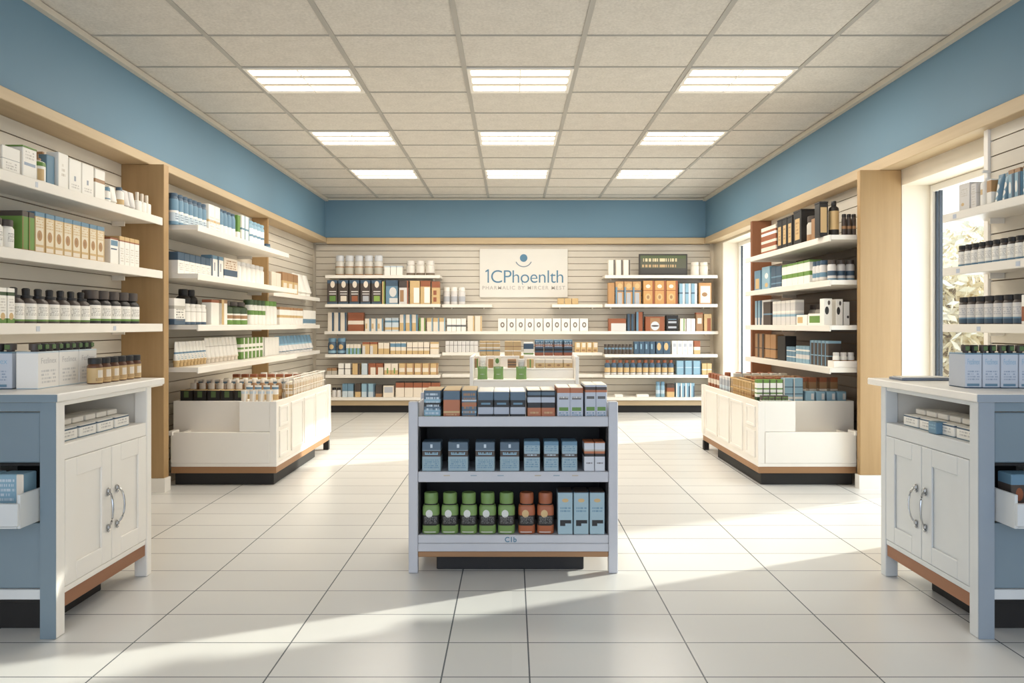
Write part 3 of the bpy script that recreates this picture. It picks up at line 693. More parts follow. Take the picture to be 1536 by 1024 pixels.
run(D[2], 1020, 1029, 1, 19, 'box', 'white carton with green line', prt(CRM, rects=((.6, .8, 0, 1, GRN),)), d=.1)
run(D[2], 1030, 1043, 2, 19, 'box', 'plain white carton', prt(WHT), d=.1)
run(D[2], 1044, 1055, 1, 28, 'box', 'brown carton with cream label', prt(BRN, ((.9, 1, RST),), rects=((.2, .8, .4, .7, CRM),)), d=.1)
run(D[2], 1056, 1068, 1, 26, 'box', 'tan carton with rust diagonal', prt(TAN, rects=((.4, .9, 0, .75, RST),)), d=.1)
run(A[3], 490, 518, 2, 24, 'jar', 'dark blue jar with round label', prt(NVY, ((.1, .3, SKY),), ovals=((.5, .6, .25, .2, TAN),)), cap=plain(BLU))
run(A[3], 519, 541, 4, 15, 'box', 'small blue and green carton', prt(SKY, ((.6, 1, CRM),), rects=((.7, 1, 0, .6, GRN),)), d=.1)
run(A[3], 543, 566, 2, 18, 'box', 'tan carton with rust lid', prt(TAN, ((.82, 1, RST),), rects=((0, .4, 0, .7, LGT),)), d=.1)
run(A[3], 567, 584, 2, 17, 'box', 'cream and tan carton', prt(CRM, ((0, .5, TAN),)), d=.1)
run(A[3], 585, 609, 3, 18, 'box', 'blue and cream carton', prt(CRM, ((.6, .9, BLU), (0, .3, TAN))), d=.1)
run(A[3], 610, 644, 4, 18, 'box', 'cream carton with thin dark line', prt(CRM, ((.5, .56, (130, 120, 110)), (0, .3, TAN))), d=.1)
run(A[3], 645, 658, 1, 18, 'box', 'cream carton with tan frame', prt(CRM, ((.85, 1, TAN), (.45, .55, TAN))), d=.1)
MS = ('B', SS + .02, zs[3] + .02, 'middle fourth shelf, back wall')
run(MS, 668, 717, 8, 17, 'box', 'pale grey carton', prt(LGT, ((.6, .66, (150, 146, 140)),)), d=.08)
run(MS, 862, 897, 4, 15, 'box', 'tan carton with cream label', prt(TAN, rects=((.3, .9, .5, .95, CRM), (.2, .8, .1, .3, BRN))), d=.08)
run(D[3], 906, 949, 8, 15, 'jar', 'small dark blue bottle', prt(DRK, ((.6, .8, BLU),)), cap=plain(DRK), caph=.2)
run(D[3], 951, 983, 4, 19, 'box', 'dark blue carton with pale mark', prt(NVY, rects=((.2, .5, .4, .8, SKY),)), d=.1)
run(D[3], 984, 1006, 2, 19, 'box', 'navy carton with tan picture', prt(NVY, ovals=((.4, .6, .3, .3, TAN),)), d=.1)
run(D[3], 1008, 1040, 4, 20, 'box', 'white carton with blue squares', prt(WHT, rects=((.2, .8, .55, .8, GRY), (.2, .8, .15, .4, PBL))), d=.1)
run(D[3], 1041, 1051, 1, 20, 'box', 'rust topped white carton', prt(CRM, ((.55, 1, RST), (0, .3, TAN))), d=.1)
run(A[4], 490, 505, 2, 10, 'box', 'low brown carton', prt(STN, ((.6, 1, BRN),)), d=.1)
run(A[4], 507, 527, 2, 17, 'box', 'white carton with black edge', prt(WHT, ((.5, .56, (110, 104, 98)),), rects=((.9, 1, 0, 1, BLK),)), d=.1)
run(A[4], 528, 540, 1, 17, 'box', 'tan carton with dark side', prt(TAN, rects=((.7, 1, 0, 1, DRK),)), d=.1)
run(A[4], 542, 551, 1, 17, 'box', 'pale blue white carton', prt(PBL), d=.1)
run(A[4], 552, 575, 2, 17, 'box', 'rust and cream carton', prt(CRM, ((.65, 1, RST),), rects=((0, .3, 0, .8, RST),)), d=.1)
run(A[4], 576, 597, 2, 17, 'box', 'cream carton with green mark', prt(CRM, ((0, .4, TAN),), rects=((.4, .6, .1, .6, GRN),)), d=.1)
run(A[4], 598, 657, 5, 17, 'box', 'tan and cream carton', prt(CRM, ((.6, 1, TAN), (0, .25, TAN)), rects=((.8, 1, 0, 1, BRN),)), d=.1)
run(D[4], 907, 1012, 11, 22, 'bottle', 'blue bottle with tan label', prt(NVY, ((.0, .16, LGT), (.2, .6, TAN))), cap=plain(RST), caph=.2, neck=.6, capr=.6, seg=10)
run(D[4], 1015, 1052, 3, 21, 'box', 'sky blue carton', prt(SKY, ((.5, .54, PBL),), rects=((.85, 1, 0, 1, NVY),)), d=.1)
run(D[4], 1053, 1068, 2, 17, 'box', 'tan box with cream lines', prt(TAN, ((.4, .5, CRM),)), d=.1)
run(A[5], 497, 511, 2, 14, 'jar', 'small white jar with black lid', prt(LGT), cap=plain(BLK))
run(A[5], 513, 530, 2, 20, 'box', 'blue carton with white foot', prt(BLU, ((0, .45, PBL),)), d=.1)
run(A[5], 532, 541, 1, 20, 'box', 'black carton with tan foot', prt(DRK, ((0, .4, TAN),)), d=.1)
run(A[5], 542, 562, 2, 20, 'box', 'sky blue carton with white foot', prt(SKY, ((0, .4, PBL),), rects=((.8, 1, 0, 1, NVY),)), d=.1)
run(A[5], 563, 573, 1, 18, 'box', 'black carton with brown mark', prt(DRK, ((0, .3, BRN),)), d=.1)
run(A[5], 574, 591, 1, 17, 'box', 'cream carton with grey picture', prt(CRM, rects=((.1, .9, .4, .9, GRY),)), d=.1)
run(A[5], 593, 660, 5, 23, 'box', 'white carton with rust top', prt(CRM, ((.62, 1, RST), (.94, 1, BLK))), d=.1, fill=.95)
run(D[5], 922, 935, 1, 4, 'box', 'low white tray, left one,', prt(WHT), d=.1)
run(D[5], 955, 974, 1, 4, 'box', 'low white tray, wider one,', prt(WHT), d=.1)
run(D[5], 984, 998, 2, 23, 'jar', 'sky blue jar', prt(SKY, ((.3, .6, PBL),)), cap=plain(BLU))
run(D[5], 1000, 1012, 1, 20, 'box', 'rust and dark carton', prt(RST, ((0, .4, TAN), (.7, 1, DRK))), d=.1)
run(D[5], 1014, 1042, 4, 21, 'box', 'blue and white striped carton', prt(SKY, rects=((0, .25, 0, 1, WHT), (.7, 1, 0, .8, NVY))), d=.1)
# right bay, top shelves
run(D[0], 912, 946, 3, 23, 'box', 'tall white carton with dark spine', prt((232, 224, 210), rects=((.75, .98, 0, 1, (92, 84, 78)),)), d=.07, fill=.9, jit=0)
run(D[0], 1037, 1064, 2, 20, 'jar', 'pale cream jar', prt((232, 224, 210)), cap=plain((232, 224, 210)))
run(D[1], 912, 922, 1, 32, 'box', 'plain tan carton', prt((184, 140, 94)), d=.1)
run(D[1], 923, 962, 3, 34, 'box', 'tan carton with blue sides', prt((190, 146, 98), ((.55, .6, NVY),), rects=((0, .22, 0, .75, BLU), (.3, .8, .0, .5, GRY)), ovals=((.55, .8, .3, .12, TAN),)), d=.1)
run(D[1], 965, 1017, 3, 35, 'box', 'tan carton with rust side', prt((200, 152, 96), ((.57, .6, RST),), rects=((.8, 1, 0, 1, RST),), ovals=((.42, .3, .24, .15, TAN), (.42, .3, .12, .08, BRN), (.42, .76, .2, .08, CRM))), d=.1, fill=.97)
run(D[1], 1019, 1046, 3, 31, 'box', 'blue carton with white streaks', prt(SKY, ((.5, .56, NVY),), rects=((.6, 1, 0, 1, LGT),)), d=.1)
run(D[1], 1048, 1068, 1, 32, 'box', 'cream carton with tan frame', prt((188, 140, 90), rects=((.12, .9, .05, .85, CRM),), ovals=((.45, .45, .22, .1, BRN),)), d=.1)
# dark framed screen standing on the top right shelf
sc = empty('menu_screen', (px(995.5, DS), DS + .03, zs[0] + .001))
sw, shh = 73 * DS / F / 2, 32 * DS / F
B(-sw, sw, 0, .03, 0, shh, plain((64, 60, 56), .4), bev=.004).build('screen_frame', sc)
B(-sw + .02, sw - .02, -.002, -.0002, .02, shh - .02, prt((92, 92, 76), ((0, .3, (74, 72, 68)), (.82, 1, (86, 96, 66))), txt=((.06, .8, .52, .84, 1, (205, 190, 150)), (.02, .78, .24, .5, 1, (190, 160, 120)), (.1, .76, .56, .8, 1, (214, 200, 164))))).build('screen_face', sc)
tag(sc, 'dark framed sign with two blurred pale lines on top right back shelf', 'sign')
# the shop sign
sg = empty('shop_sign', (px(785.5, 10.30), 10.345, 1.2 + (487 - 440) * 10.34 / F))
k = 10.34 / F
B(-66 * k, 66 * k, -.02, .012, -6 * k, 67 * k, plain((228, 224, 216), .6, 0, .02), bev=.004).build('sign_board', sg)
RX = (math.pi / 2, 0, 0)
Mlet = plain((84, 128, 156), .5); Mfaint = plain((188, 182, 176), .5)
t = text_obj('CPhoenlth', .245, Mlet, 'lettering', sg, (5.5 * k, -.0205, 16 * k), RX, spacing=.95, offset=-.0012)
t.scale = (108 * k / t.dimensions.x, 20 * k / (.245 * .73), 1)
one = MB(); x0 = -54 * k
one.face([(x0, -.0226, 16 * k), (x0 + 2.0 * k, -.0226, 16 * k), (x0 + 2.0 * k, -.0226, 36 * k), (x0 + .3 * k, -.0226, 36 * k), (x0 - 3.2 * k, -.0226, 33.6 * k), (x0 - 3.2 * k, -.0226, 31.6 * k), (x0, -.0226, 33.2 * k)], Mlet)
MB().tube([((-2.2) * k, -.0222, 18 * k), (-2.4 * k, -.0222, 15.5 * k), (-1.2 * k, -.0222, 13 * k)], (.45 * k), Mlet, 6).build('letter_tail', sg)
one.build('lettering', sg)
t2 = text_obj('PHARMALIC BY MIRCER MEST', .07, Mfaint, 'tagline', sg, (0, -.0205, 6 * k), RX, spacing=1.25, offset=.001)
t2.scale = (124 * k / t2.dimensions.x, 1, 1)
d = MB(); n = 28
d.face([(math.cos(2 * math.pi * i / n) * 5.6 * k, -.0225, 53 * k + math.sin(2 * math.pi * i / n) * 5.8 * k) for i in range(n)], Mlet); d.build('dot', sg)
d = MB(); d.tube([(math.cos(a) * 12.5 * k, -.022, 52.5 * k + math.sin(a) * 12.5 * k) for a in [math.radians(205 + 130 * i / 20) for i in range(21)]], .7 * k, plain((140, 152, 166), .5)); d.build('arc', sg)
tag(sg, 'white shop sign with blue lettering and dot on the back wall', 'sign')

# ------------------------------------------------------------------ counter cabinets (near left and near right)
CY0, CY1 = 2.80, 3.54
def cabinet(sx, x_in, label):
    """sx=-1: stands left, its door side faces +X; sx=+1 mirrored. Local x runs outward from the door side."""
    root = empty('counter_cabinet', (x_in, 0, 0))
    def bx(name, x0, x1, y0, y1, z0, z1, m, par=root, bev=.002):
        return B(min(sx * x0, sx * x1), max(sx * x0, sx * x1), y0, y1, z0, z1, m, bev=bev).build(name, par)
    W = .72
    fr = M_FRAME if sx > 0 else M_WHITE
    bx('worktop', -.012, W, CY0 - .012, CY1 + .11, .905, .937, M_WHITE, bev=.004)
    # corner posts running down to feet
    for y0, y1 in ((CY0, CY0 + .055), (CY1 - .045, CY1)):
        bx('post', 0, .06, y0, y1, .001, .904, fr, bev=.003)
    bx('post', W - .06, W, CY0, CY0 + .055, .001, .904, fr, bev=.003)
    # carcass
    bx('back_panel', W - .02, W - .002, CY0 + .056, CY1, .12, .904, M_PANEL)
    bx('side_panel', .061, W - .021, CY1 - .02, CY1, .12, .904, M_PANEL)
    bx('partition', .35, .365, CY0 + .1, CY1 - .021, .18, .66, M_PANEL)
    bx('cubby_floor', .004, .40, CY0 + .056, CY1 - .046, .674, .735, fr)
    bx('cubby_back', .401, .415, CY0 + .056, CY1 - .046, .674, .886, M_PANEL)
    bx('top_rail', .004, .03, CY0 + .056, CY1 - .046, .886, .904, fr)
    bx('cubby_ceiling', .031, .40, CY0 + .056, CY1 - .046, .890, .904, M_PANEL)
    bx('bottom_rail', .004, .06, CY0 + .056, CY1 - .046, .155, .178, fr)
    oak = bx('oak_band', .008, .05, CY0 + .056, CY1 - .046, .10, .1545, M_OAKD)
    bx('toe_kick', .12, W - .1, CY0 + .10, CY1 - .22, .001, .118, M_DARK)
    bx('cabinet_floor', .061, W - .021, CY0 + .056, CY1 - .046, .119, .135, M_DARK)
    # two framed doors with bow handles
    ym = 3.19
    for y0, y1, hy in ((CY0 + .058, ym - .002, ym - .035), (ym + .002, CY1 - .048, ym + .035)):
        dr = bx('door', .010, .024, y0, y1, .181, .672, fr)
        st = .075
        for a in ((y0, y0 + st, .181, .672), (y1 - st, y1, .181, .672), (y0 + st, y1 - st, .181, .181 + st), (y0 + st, y1 - st, .672 - st, .672)):
            bx('door_frame', .001, .0098, a[0], a[1], a[2], a[3], fr, dr)
        h = MB(); zc = .41; pts = []
        for i in range(13):
            a = math.pi * i / 12
            pts.append((sx * (-.004 - .026 * math.sin(a)), hy + (.012 if hy > ym else -.012) * math.sin(a), zc - .075 * math.cos(a)))
        h.tube(pts, .0045, M_CHROME)
        for z in (zc - .078, zc + .078):
            h.lathe([(.002, z - .012), (.009, z - .006), (.009, z + .006), (.002, z + .012)], M_CHROME, 10, sx * -.004, hy)
            h.lathe([(.002, z - .024), (.006, z - .019), (.006, z - .015), (.002, z - .012)], M_CHROME, 10, sx * -.004, hy)
        h.build('handle', dr)
    # front (faces the camera): drawers
    f0, f1 = .062, W - .061
    bx('front_rail', f0, f1, CY0 + .006, CY0 + .03, .868, .904, M_BLUEP)
    d1 = bx('drawer', f0 + .004, f1, CY0 + .008, CY0 + .026, .672, .864, M_BLUEP, bev=.004)
    bx('lower_panel', f0, f1, CY0 + .012, CY0 + .03, .19, .44, M_BLUEP)
    bx('front_bottom_rail', f0, f1, CY0 + .002, CY0 + .03, .15, .188, M_FRAME)
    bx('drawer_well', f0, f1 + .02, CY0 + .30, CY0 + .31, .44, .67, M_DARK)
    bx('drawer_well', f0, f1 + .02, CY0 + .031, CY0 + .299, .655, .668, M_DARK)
    fc = M_BLUEP if sx < 0 else plain((146, 156, 166), .5)  # thin blue-grey strips put the front's shade into the colour of post and worktop
    bx('post_shade_face', .0005, .0605, CY0 - .003, CY0 - .0002, .001, .904, fc, bev=0)
    bx('worktop_shade_face', -.011, W, CY0 - .0145, CY0 - .0122, .906, .934, fc, bev=0)
    # open drawer pulled out
    q = .12
    dw = bx('open_drawer', f0 + .006, f1, CY0 - q, CY0 - q + .014, .462, .545, M_FRAME)
    bx('drawer_side', f0 + .006, f0 + .018, CY0 - q + .0145, CY0 + .29, .45, .575, M_FRAME, dw)
    bx('drawer_side', f1 - .012, f1, CY0 - q + .0145, CY0 + .29, .45, .575, M_FRAME, dw)
    bx('drawer_floor', f0 + .0185, f1 - .0125, CY0 - q + .0145, CY0 + .29, .45, .458, M_FRAME, dw)
    return tag(root, label, 'cabinet', 'counter cabinets')
XLc, XRc = -1.74, 1.78
cabinet(-1, XLc, 'white two-door counter cabinet at left, under the white text cartons')
cabinet(1, XRc, 'pale grey two-door counter cabinet at right, before the window')
BOXNAME[0] = 'carton'
# cartons in the open drawers
def drawer_boxes(sx, xin, mat, nm, side):
    for i in range(3):
        o = p_box(.1, .08, .178, mat) if i == 0 else copy_tree(o)
        place(o, (xin + sx * (.15 + .115 * i), CY0 + .0, .4585), 0, f'{nm}, {ORD[i]} from the post in the {side} open drawer', 'box', f'{nm}s in the open drawer')
drawer_boxes(-1, XLc, prt(SKY, rects=((.75, 1, 0, 1, CRM),), txt=((.1, .7, .3, .9, 6, PBL),)), 'pale blue carton', 'left')
drawer_boxes(1, XRc, prt(DRK, ((.78, 1, BLU), (.36, .4, RST)), ovals=((.3, .58, .14, .14, RST),), txt=((.1, .9, .08, .3, 1, RST), (.5, .9, .45, .7, 2, RST))), 'brown carton with blue top', 'right')
# cubby stock: flat white cartons with blue trays
def cubby(sx, xin, side):
    y = CY0 + .085; k = 0
    for i in range(4):
        for r in range(2):
            o = p_box(.12, .1, .05, prt(WHT, ((.0, .08, BLU), (.82, .95, NVY if r == 0 else STN)), txt=((.2, .8, .2, .7, 2, (190, 186, 182)),)) , lid=None) if k == 0 else copy_tree(o)
            if k == 0: base = o
            k += 1
            place(o, (xin + sx * (.09 + .115 * r), y + .06 + i * .135, .7355), -sx * math.pi / 2 * 1, f'flat white carton, {ORD[i]} from the near post, {("front", "rear")[r]} row in {side} cabinet cubby', 'box', 'cartons in the cubbies')
    for i in range(6):
        o2 = p_box(.075, .11, .025, prt((236, 230, 220), ((.0, .2, STN),))) if i == 0 else copy_tree(o2)
        place(o2, (xin + sx * .15, y + .045 + i * .088, .7862), -sx * math.pi / 2, f'small white pack, {ORD[i]} from near post, atop the cartons in {side} cubby', 'box', 'packs atop the cubby cartons')
cubby(-1, XLc, 'left'); cubby(1, XRc, 'right')
bc = p_box(.06, .05, .052, prt(BLU, txt=((.1, .9, .3, .8, 2, SKY),)))
place(bc, (XRc + .05 - .012, 3.13, .7355), -math.pi / 2, 'small blue carton at the lip of the right cabinet cubby', 'box', None)
# white text cartons with capped bottles standing in them
Mcart = prt((240, 236, 230), ((0, .03, PBL), (.96, 1, PBL)), txt=((.15, .85, .1, .5, 4, (206, 204, 202)),))
Mcart2 = prt((196, 202, 212), ((0, .03, NVY), (.96, 1, BLU)), rects=((.12, .85, .06, .13, BLU),), txt=((.15, .85, .2, .5, 4, (150, 164, 184)),))
Mtx = plain((150, 182, 204), .5); Mtx2 = plain((204, 200, 196), .5)
def pack(loc, rz, w, d, h, mat, tm, label, bl, grp, ncap=3):
    o = MB().box(-w / 2, w / 2, -d / 2, d / 2, 0, h, mat, bev=.002).build('bottle_carton')
    tx = text_obj('Fezlinex', .034, tm, 'lettering', o, (0, -d / 2 - .0004, h * .68), RX, extrude=.0003)
    tx.scale = (w * .72 / tx.dimensions.x, 1, 1)
    place(o, loc, rz, label, 'box', grp)
    for i in range(ncap):
        x = (i - (ncap - 1) / 2) * w / ncap; c, s = math.cos(rz), math.sin(rz); y = -d / 2 + .028
        r = min(.46 * w / ncap, .023)
        b = MB().lathe([(r * .7, 0), (r * .7, .006), (r, .007), (r, .031), (r * .9, .033)], plain(BLK if i % 2 else DRK), 12).build('capped_bottle')
        B(-r * .5, r * .5, -r * 1.1, -r * .93, .01, .028, plain((86, 112, 66))).build('cap_label', b)
        place(b, (loc[0] + x * c - y * s, loc[1] + x * s + y * c, loc[2] + h + .0005), rz, f'{bl}, {ORD[i]} of {NUM[ncap]} from its left', 'bottle', 'dark capped bottles in white cartons')
ZC = .9375
for i in range(3):
    pack((-1.93 - .045, 2.985 + .07 + i * .142, ZC), math.pi / 2, .138, .09, .152, Mcart, Mtx2, f'white text carton, {ORD[i]} from the near end on the left worktop', f'dark bottle top above the {ORD[i]} white carton, left worktop', 'white text cartons on the worktop')
for i in range(2):
    pack((-2.105 - .145 * i, 2.985 + .05, ZC), 0, .138, .1, .152, Mcart2, Mtx, f'bluish text carton facing the camera on left worktop, {("right", "left")[i]} of two', f'dark bottle top above the {("right", "left")[i]} bluish carton, left worktop', 'bluish text cartons on the worktop')
for i in range(4):
    pack((1.915 + .071 * i, 3.10 - .006 * i, ZC), -.03, .069, .12, .145, Mcart2, Mtx, f'pale text carton, {ORD[i]} from left of four on the right worktop', f'dark bottle top above the {ORD[i]} pale carton, right worktop', 'pale text cartons on the worktop', 2)
for i in range(2):
    pack((2.215 + .1 * i, 3.04, ZC), 0, .095, .12, .15, Mcart, Mtx2, f'warm white text carton at right frame edge on right worktop, {("nearer the middle", "outermost")[i]}', f'dark bottle top above {("inner", "outer")[i]} warm white carton, right worktop', 'warm white cartons on the right worktop', 2)
# amber jars on the left worktop, a flat tray on the right one
for i in range(6):
    o = p_jar(.062, .062, .115, prt(AMB), plain(BLK), caph=.24, label=(.04, .62, prt(TAN, rects=((.2, .7, .35, .85, CRM),), txt=((.1, .9, .1, .3, 2, BRN),)))) if i == 0 else copy_tree(o)
    place(o, (-1.86 - (.0 if i < 6 else .07), 3.27 + .068 * i, ZC), math.pi / 2, f'amber jar with tan label, {ORD[i]} from the white cartons on the left worktop', 'jar', 'amber jars on the left worktop')
ft = empty('flat_tray', (1.93, 3.50, ZC)); B(-.1, .14, -.06, .06, 0, .012, plain((120, 130, 146), .4), bev=.002).build('tray_base', ft); B(-.09, .13, -.05, .05, .0122, .016, M_WHITE).build('tray_liner', ft)
tag(ft, 'flat grey tray lying on the far end of the right worktop', 'tray')

# ------------------------------------------------------------------ bin cabinets in the middle of both sides
BY0, BY1 = 5.48, 7.08
def bin_cabinet(sx, x_in, x_out, label):
    root = empty('bin_cabinet', (x_in, 0, 0)); W = abs(x_out - x_in); V = W + .12
    def bx(name, x0, x1, y0, y1, z0, z1, m, par=root, bev=.002):
        return B(min(sx * x0, sx * x1), max(sx * x0, sx * x1), y0, y1, z0, z1, m, bev=bev).build(name, par)
    bx('toe_kick', .03, W - .02, BY0 + .03, BY1 - .42, .001, .0895, M_DARK)
    bx('oak_band', .004, W, BY0 + .004, BY1, .09, .139, M_OAKDX)
    bx('base_rail', 0, W, BY0, BY1, .1395, .165, M_WHITE)
    bx('foot', 0, .05, BY1 - .05, BY1, .001, .0895, M_DARK)
    bx('side_wall', 0, .02, BY0 + .021, BY1, .1655, .627, M_PANEL)
    bx('end_wall', .021, V, BY1 - .02, BY1, .1655, .60, M_PANEL)
    bx('wall_side', V - .02, V, BY0 + .316, BY1 - .021, .1655, .60, M_PANEL); bx('wall_side', W - .02, W, BY0 + .102, BY0 + .315, .1655, .374, M_PANEL)
    bx('deck', .021, V - .021, BY0 + .321, BY1 - .021, .575, .59, M_PANEL)
    # front: fixed upper panel by the corner, recessed bin panel, lower drawer with an open top
    bx('corner_post', 0, .05, BY0, BY0 + .0205, .1655, .627, M_WHITE)
    bx('upper_panel', .051, .28, BY0 + .003, BY0 + .02, .40, .627, M_WHITE)
    bx('upper_panel_return', .266, .28, BY0 + .0205, BY0 + .30, .40, .627, M_WHITE)
    bx('recessed_panel', .2805, V, BY0 + .301, BY0 + .315, .3, .60, M_WHITE)
    bx('front_deck', .021, .2655, BY0 + .0205, BY0 + .32, .575, .59, M_PANEL)
    dw = bx('drawer', .051, W + .0, BY0 - .004, BY0 + .014, .166, .398, M_WHITE, bev=.004)
    bx('drawer_lip', W - .02, W + .02, BY0 - .02, BY0 + .1, .375, .405, M_WHITE, dw)
    bx('drawer_floor', .06, W - .021, BY0 + .015, BY0 + .30, .30, .315, M_PANEL, dw)
    # door side: two small framed squares, then tall framed panels
    def framed(y0, y1, z0, z1, name):
        p = bx(name, -.004, -.0002, y0, y1, z0, z1, M_WHITE)
        t = .022
        for a in ((y0, y0 + t, z0, z1), (y1 - t, y1, z0, z1), (y0 + t, y1 - t, z0, z0 + t), (y0 + t, y1 - t, z1 - t, z1)):
            bx('panel_moulding', -.010, -.0042, *a, M_WHITE, p, .004)
    framed(BY0 + .06, BY0 + .27, .43, .585, 'upper_square_panel'); framed(BY0 + .06, BY0 + .27, .2, .40, 'lower_square_panel')
    for y0, y1 in ((BY0 + .36, BY0 + .68), (BY0 + .72, BY0 + 1.04), (BY0 + 1.08, BY0 + 1.46)): framed(y0, y1, .2, .585, 'door')
    bx('end_post', -.012, 0.0, BY1 - .08, BY1, .1655, .627, M_WHITE)
    return tag(root, label, 'cabinet', 'bin cabinets')
bin_cabinet(-1, -1.76, -2.55, 'white panelled bin cabinet on the left, sunlit side, below the wall shelves')
bin_cabinet(1, 1.84, 2.575, 'white panelled bin cabinet on the right beside the oak column')
ZB = .5905
BOXNAME[0] = 'packet'
def binrow(xa, xb, ya, yb, n, w, d, h, kind, mat, desc, rz=0, **k):
    z = ZB
    for i in range(n):
        t = i / max(1, n - 1)
        o = p = KIND[kind](w, d, h, mat, **k) if i == 0 else copy_tree(p0)
        if i == 0: p0 = o
        order = sorted(range(n), key=lambda j: CX + F * (xa + (xb - xa) * j / max(1, n - 1)) / (ya + (yb - ya) * j / max(1, n - 1)))
        place(o, (xa + (xb - xa) * t, ya + (yb - ya) * t, z), rz + math.radians(random.uniform(-2, 2)),
              f'{desc}, {ORD[order.index(i)]} from left of {NUM[n]}' if n > 1 else desc, CATS[kind], desc if n > 1 else None)
LB, RB = 'in left bin cabinet', 'in right bin cabinet'
binrow(-2.59, -2.16, 5.86, 5.86, 5, .094, .06, .09, 'box', prt(BLK, rects=((.3, .7, .35, .9, (82, 104, 62)),), top=TAN), 'low black and green carton ' + LB)
binrow(-2.02, -1.83, 5.535, 5.535, 4, .05, .05, .12, 'pouch', prt(CRM, ((.75, .9, PBL), (.1, .3, TAN)), rects=((.6, .8, 0, 1, WHT),)), 'cream packet in front row ' + LB)
binrow(-2.58, -2.14, 5.94, 5.94, 7, .05, .05, .14, 'tube', prt(CRM, ((.3, .6, TAN),)), 'cream tube ' + LB, cap=plain(WHT))
binrow(-2.04, -1.84, 5.70, 5.70, 4, .052, .05, .14, 'pouch', prt(WHT, ((.78, .9, BLU), (.2, .5, TAN))), 'white packet with blue top ' + LB)
binrow(-2.60, -1.92, 6.04, 6.04, 11, .05, .05, .16, 'bottle', prt(BRN, ((.2, .6, TAN),)), 'brown bottle in rear row ' + LB, cap=plain(CRM))
binrow(-2.60, -1.90, 6.15, 6.15, 11, .052, .05, .15, 'box', prt(WHT, ((.3, .5, TAN), (.8, .9, BLU))), 'white packed carton in fourth row ' + LB)
binrow(-2.46, -1.90, 6.33, 6.33, 8, .052, .05, .15, 'jar', prt(CRM, ((.3, .5, TAN),)), 'cream jar in fifth row ' + LB, cap=plain(WHT))
binrow(-2.46, -1.92, 6.55, 6.55, 8, .055, .05, .17, 'box', prt(TAN, ((.4, .6, CRM), (.85, 1, RST))), 'tan carton in sixth row ' + LB)
binrow(-2.30, -1.92, 6.8, 6.8, 5, .06, .05, .17, 'tube', prt(WHT, ((.3, .5, TAN),)), 'tall white tube in last row ' + LB, cap=plain(CRM))
# wire baskets on both bins
def basket(x0, x1, y0, y1, z0, h, mat, label, step=.045):
    root = empty('wire_basket', ((x0 + x1) / 2, (y0 + y1) / 2, z0)); hx, hy = (x1 - x0) / 2, (y1 - y0) / 2; r = .0035
    rim = MB(); rim.tube([(-hx, -hy, h), (hx, -hy, h), (hx, hy, h), (-hx, hy, h), (-hx, -hy, h)], .005, mat, 6); rim.build('rim', root)
    w = MB()
    for s in (-1, 1):
        n = max(2, int(2 * hy / step))
        for i in range(n + 1): y = -hy + 2 * hy * i / n; w.tube([(s * hx, y, r), (s * hx, y, h)], r, mat, 5)
        n = max(2, int(2 * hx / step))
        for i in range(n + 1): x = -hx + 2 * hx * i / n; w.tube([(x, s * hy, r), (x, s * hy, h)], r, mat, 5)
        for q in (.03, .5):
            w.tube([(s * hx, -hy, q * h + .003), (s * hx, hy, q * h + .003)], r, mat, 5); w.tube([(-hx, s * hy, q * h + .003), (hx, s * hy, q * h + .003)], r, mat, 5)
    w.build('wire_grid', root)
    return tag(root, label, 'basket', 'wire baskets on the bins')
Mw = plain((238, 232, 222), .35)
basket(-1.865, -1.785, 5.98, 7.0, .5905, .17, Mw, 'long white wire basket along the edge of the left bin cabinet')
binrow(-1.825, -1.825, 6.03, 6.95, 12, .06, .055, .14, 'box', prt(TAN, ((.3, .5, CRM), (.86, 1, CRM))), 'tan packet in the white wire basket ' + LB, rz=math.pi / 2)
binrow(2.37, 2.62, 5.86, 5.86, 4, .07, .07, .08, 'box', prt(SKY, rects=((.6, .9, .2, .8, LGT),)), 'low sky blue carton ' + RB)
binrow(2.20, 2.278, 5.87, 5.87, 2, .074, .07, .185, 'box', prt(SKY, ((.3, .34, NVY), (.6, .64, NVY), (.1, .2, LGT)), rects=((0, .1, 0, 1, LGT),)), 'tall blue and white carton ' + RB)
binrow(1.905, 2.055, 5.545, 5.545, 4, .048, .05, .075, 'box', prt(DRK, ((.45, .55, WHT),), txt=((.05, .95, .05, .9, 4, GRN),)), 'dark green patterned carton in front row ' + RB)
binrow(1.90, 2.055, 5.64, 5.64, 4, .05, .05, .19, 'box', prt(WHT, ((.0, .3, DGR), (.42, .48, GRN), (.6, .66, GRN), (.86, 1, GRN)), rects=((.85, 1, 0, 1, DRK),)), 'white carton with green lines ' + RB)
binrow(2.0, 2.60, 5.95, 5.95, 8, .06, .06, .185, 'box', prt(BRN, ((.8, 1, RST), (.3, .5, CRM))), 'brown carton in third row ' + RB)
binrow(1.99, 2.44, 6.06, 6.06, 7, .055, .06, .18, 'bottle', prt(DGR, ((.2, .6, CRM),)), 'green bottle in fourth row ' + RB, cap=plain(RST))
binrow(2.0, 2.4, 6.2, 6.2, 6, .06, .06, .18, 'box', prt(CRM, ((.4, .6, RST), (.85, 1, BRN))), 'cream and rust carton in fifth row ' + RB)
binrow(2.0, 2.4, 6.5, 6.5, 6, .06, .06, .18, 'box', prt(STN, ((.3, .6, TAN),)), 'grey and tan carton in sixth row ' + RB)
binrow(2.0, 2.4, 6.8, 6.8, 5, .06, .06, .17, 'jar', prt(TAN, ((.3, .6, CRM),)), 'tan jar in last row ' + RB, cap=plain(RST))
Mtw = wood((196, 160, 106), (214, 182, 132), 'y')
basket(1.87, 1.95, 5.72, 6.28, .5905, .16, Mtw, 'tan wicker basket along the edge of the right bin cabinet', .035)
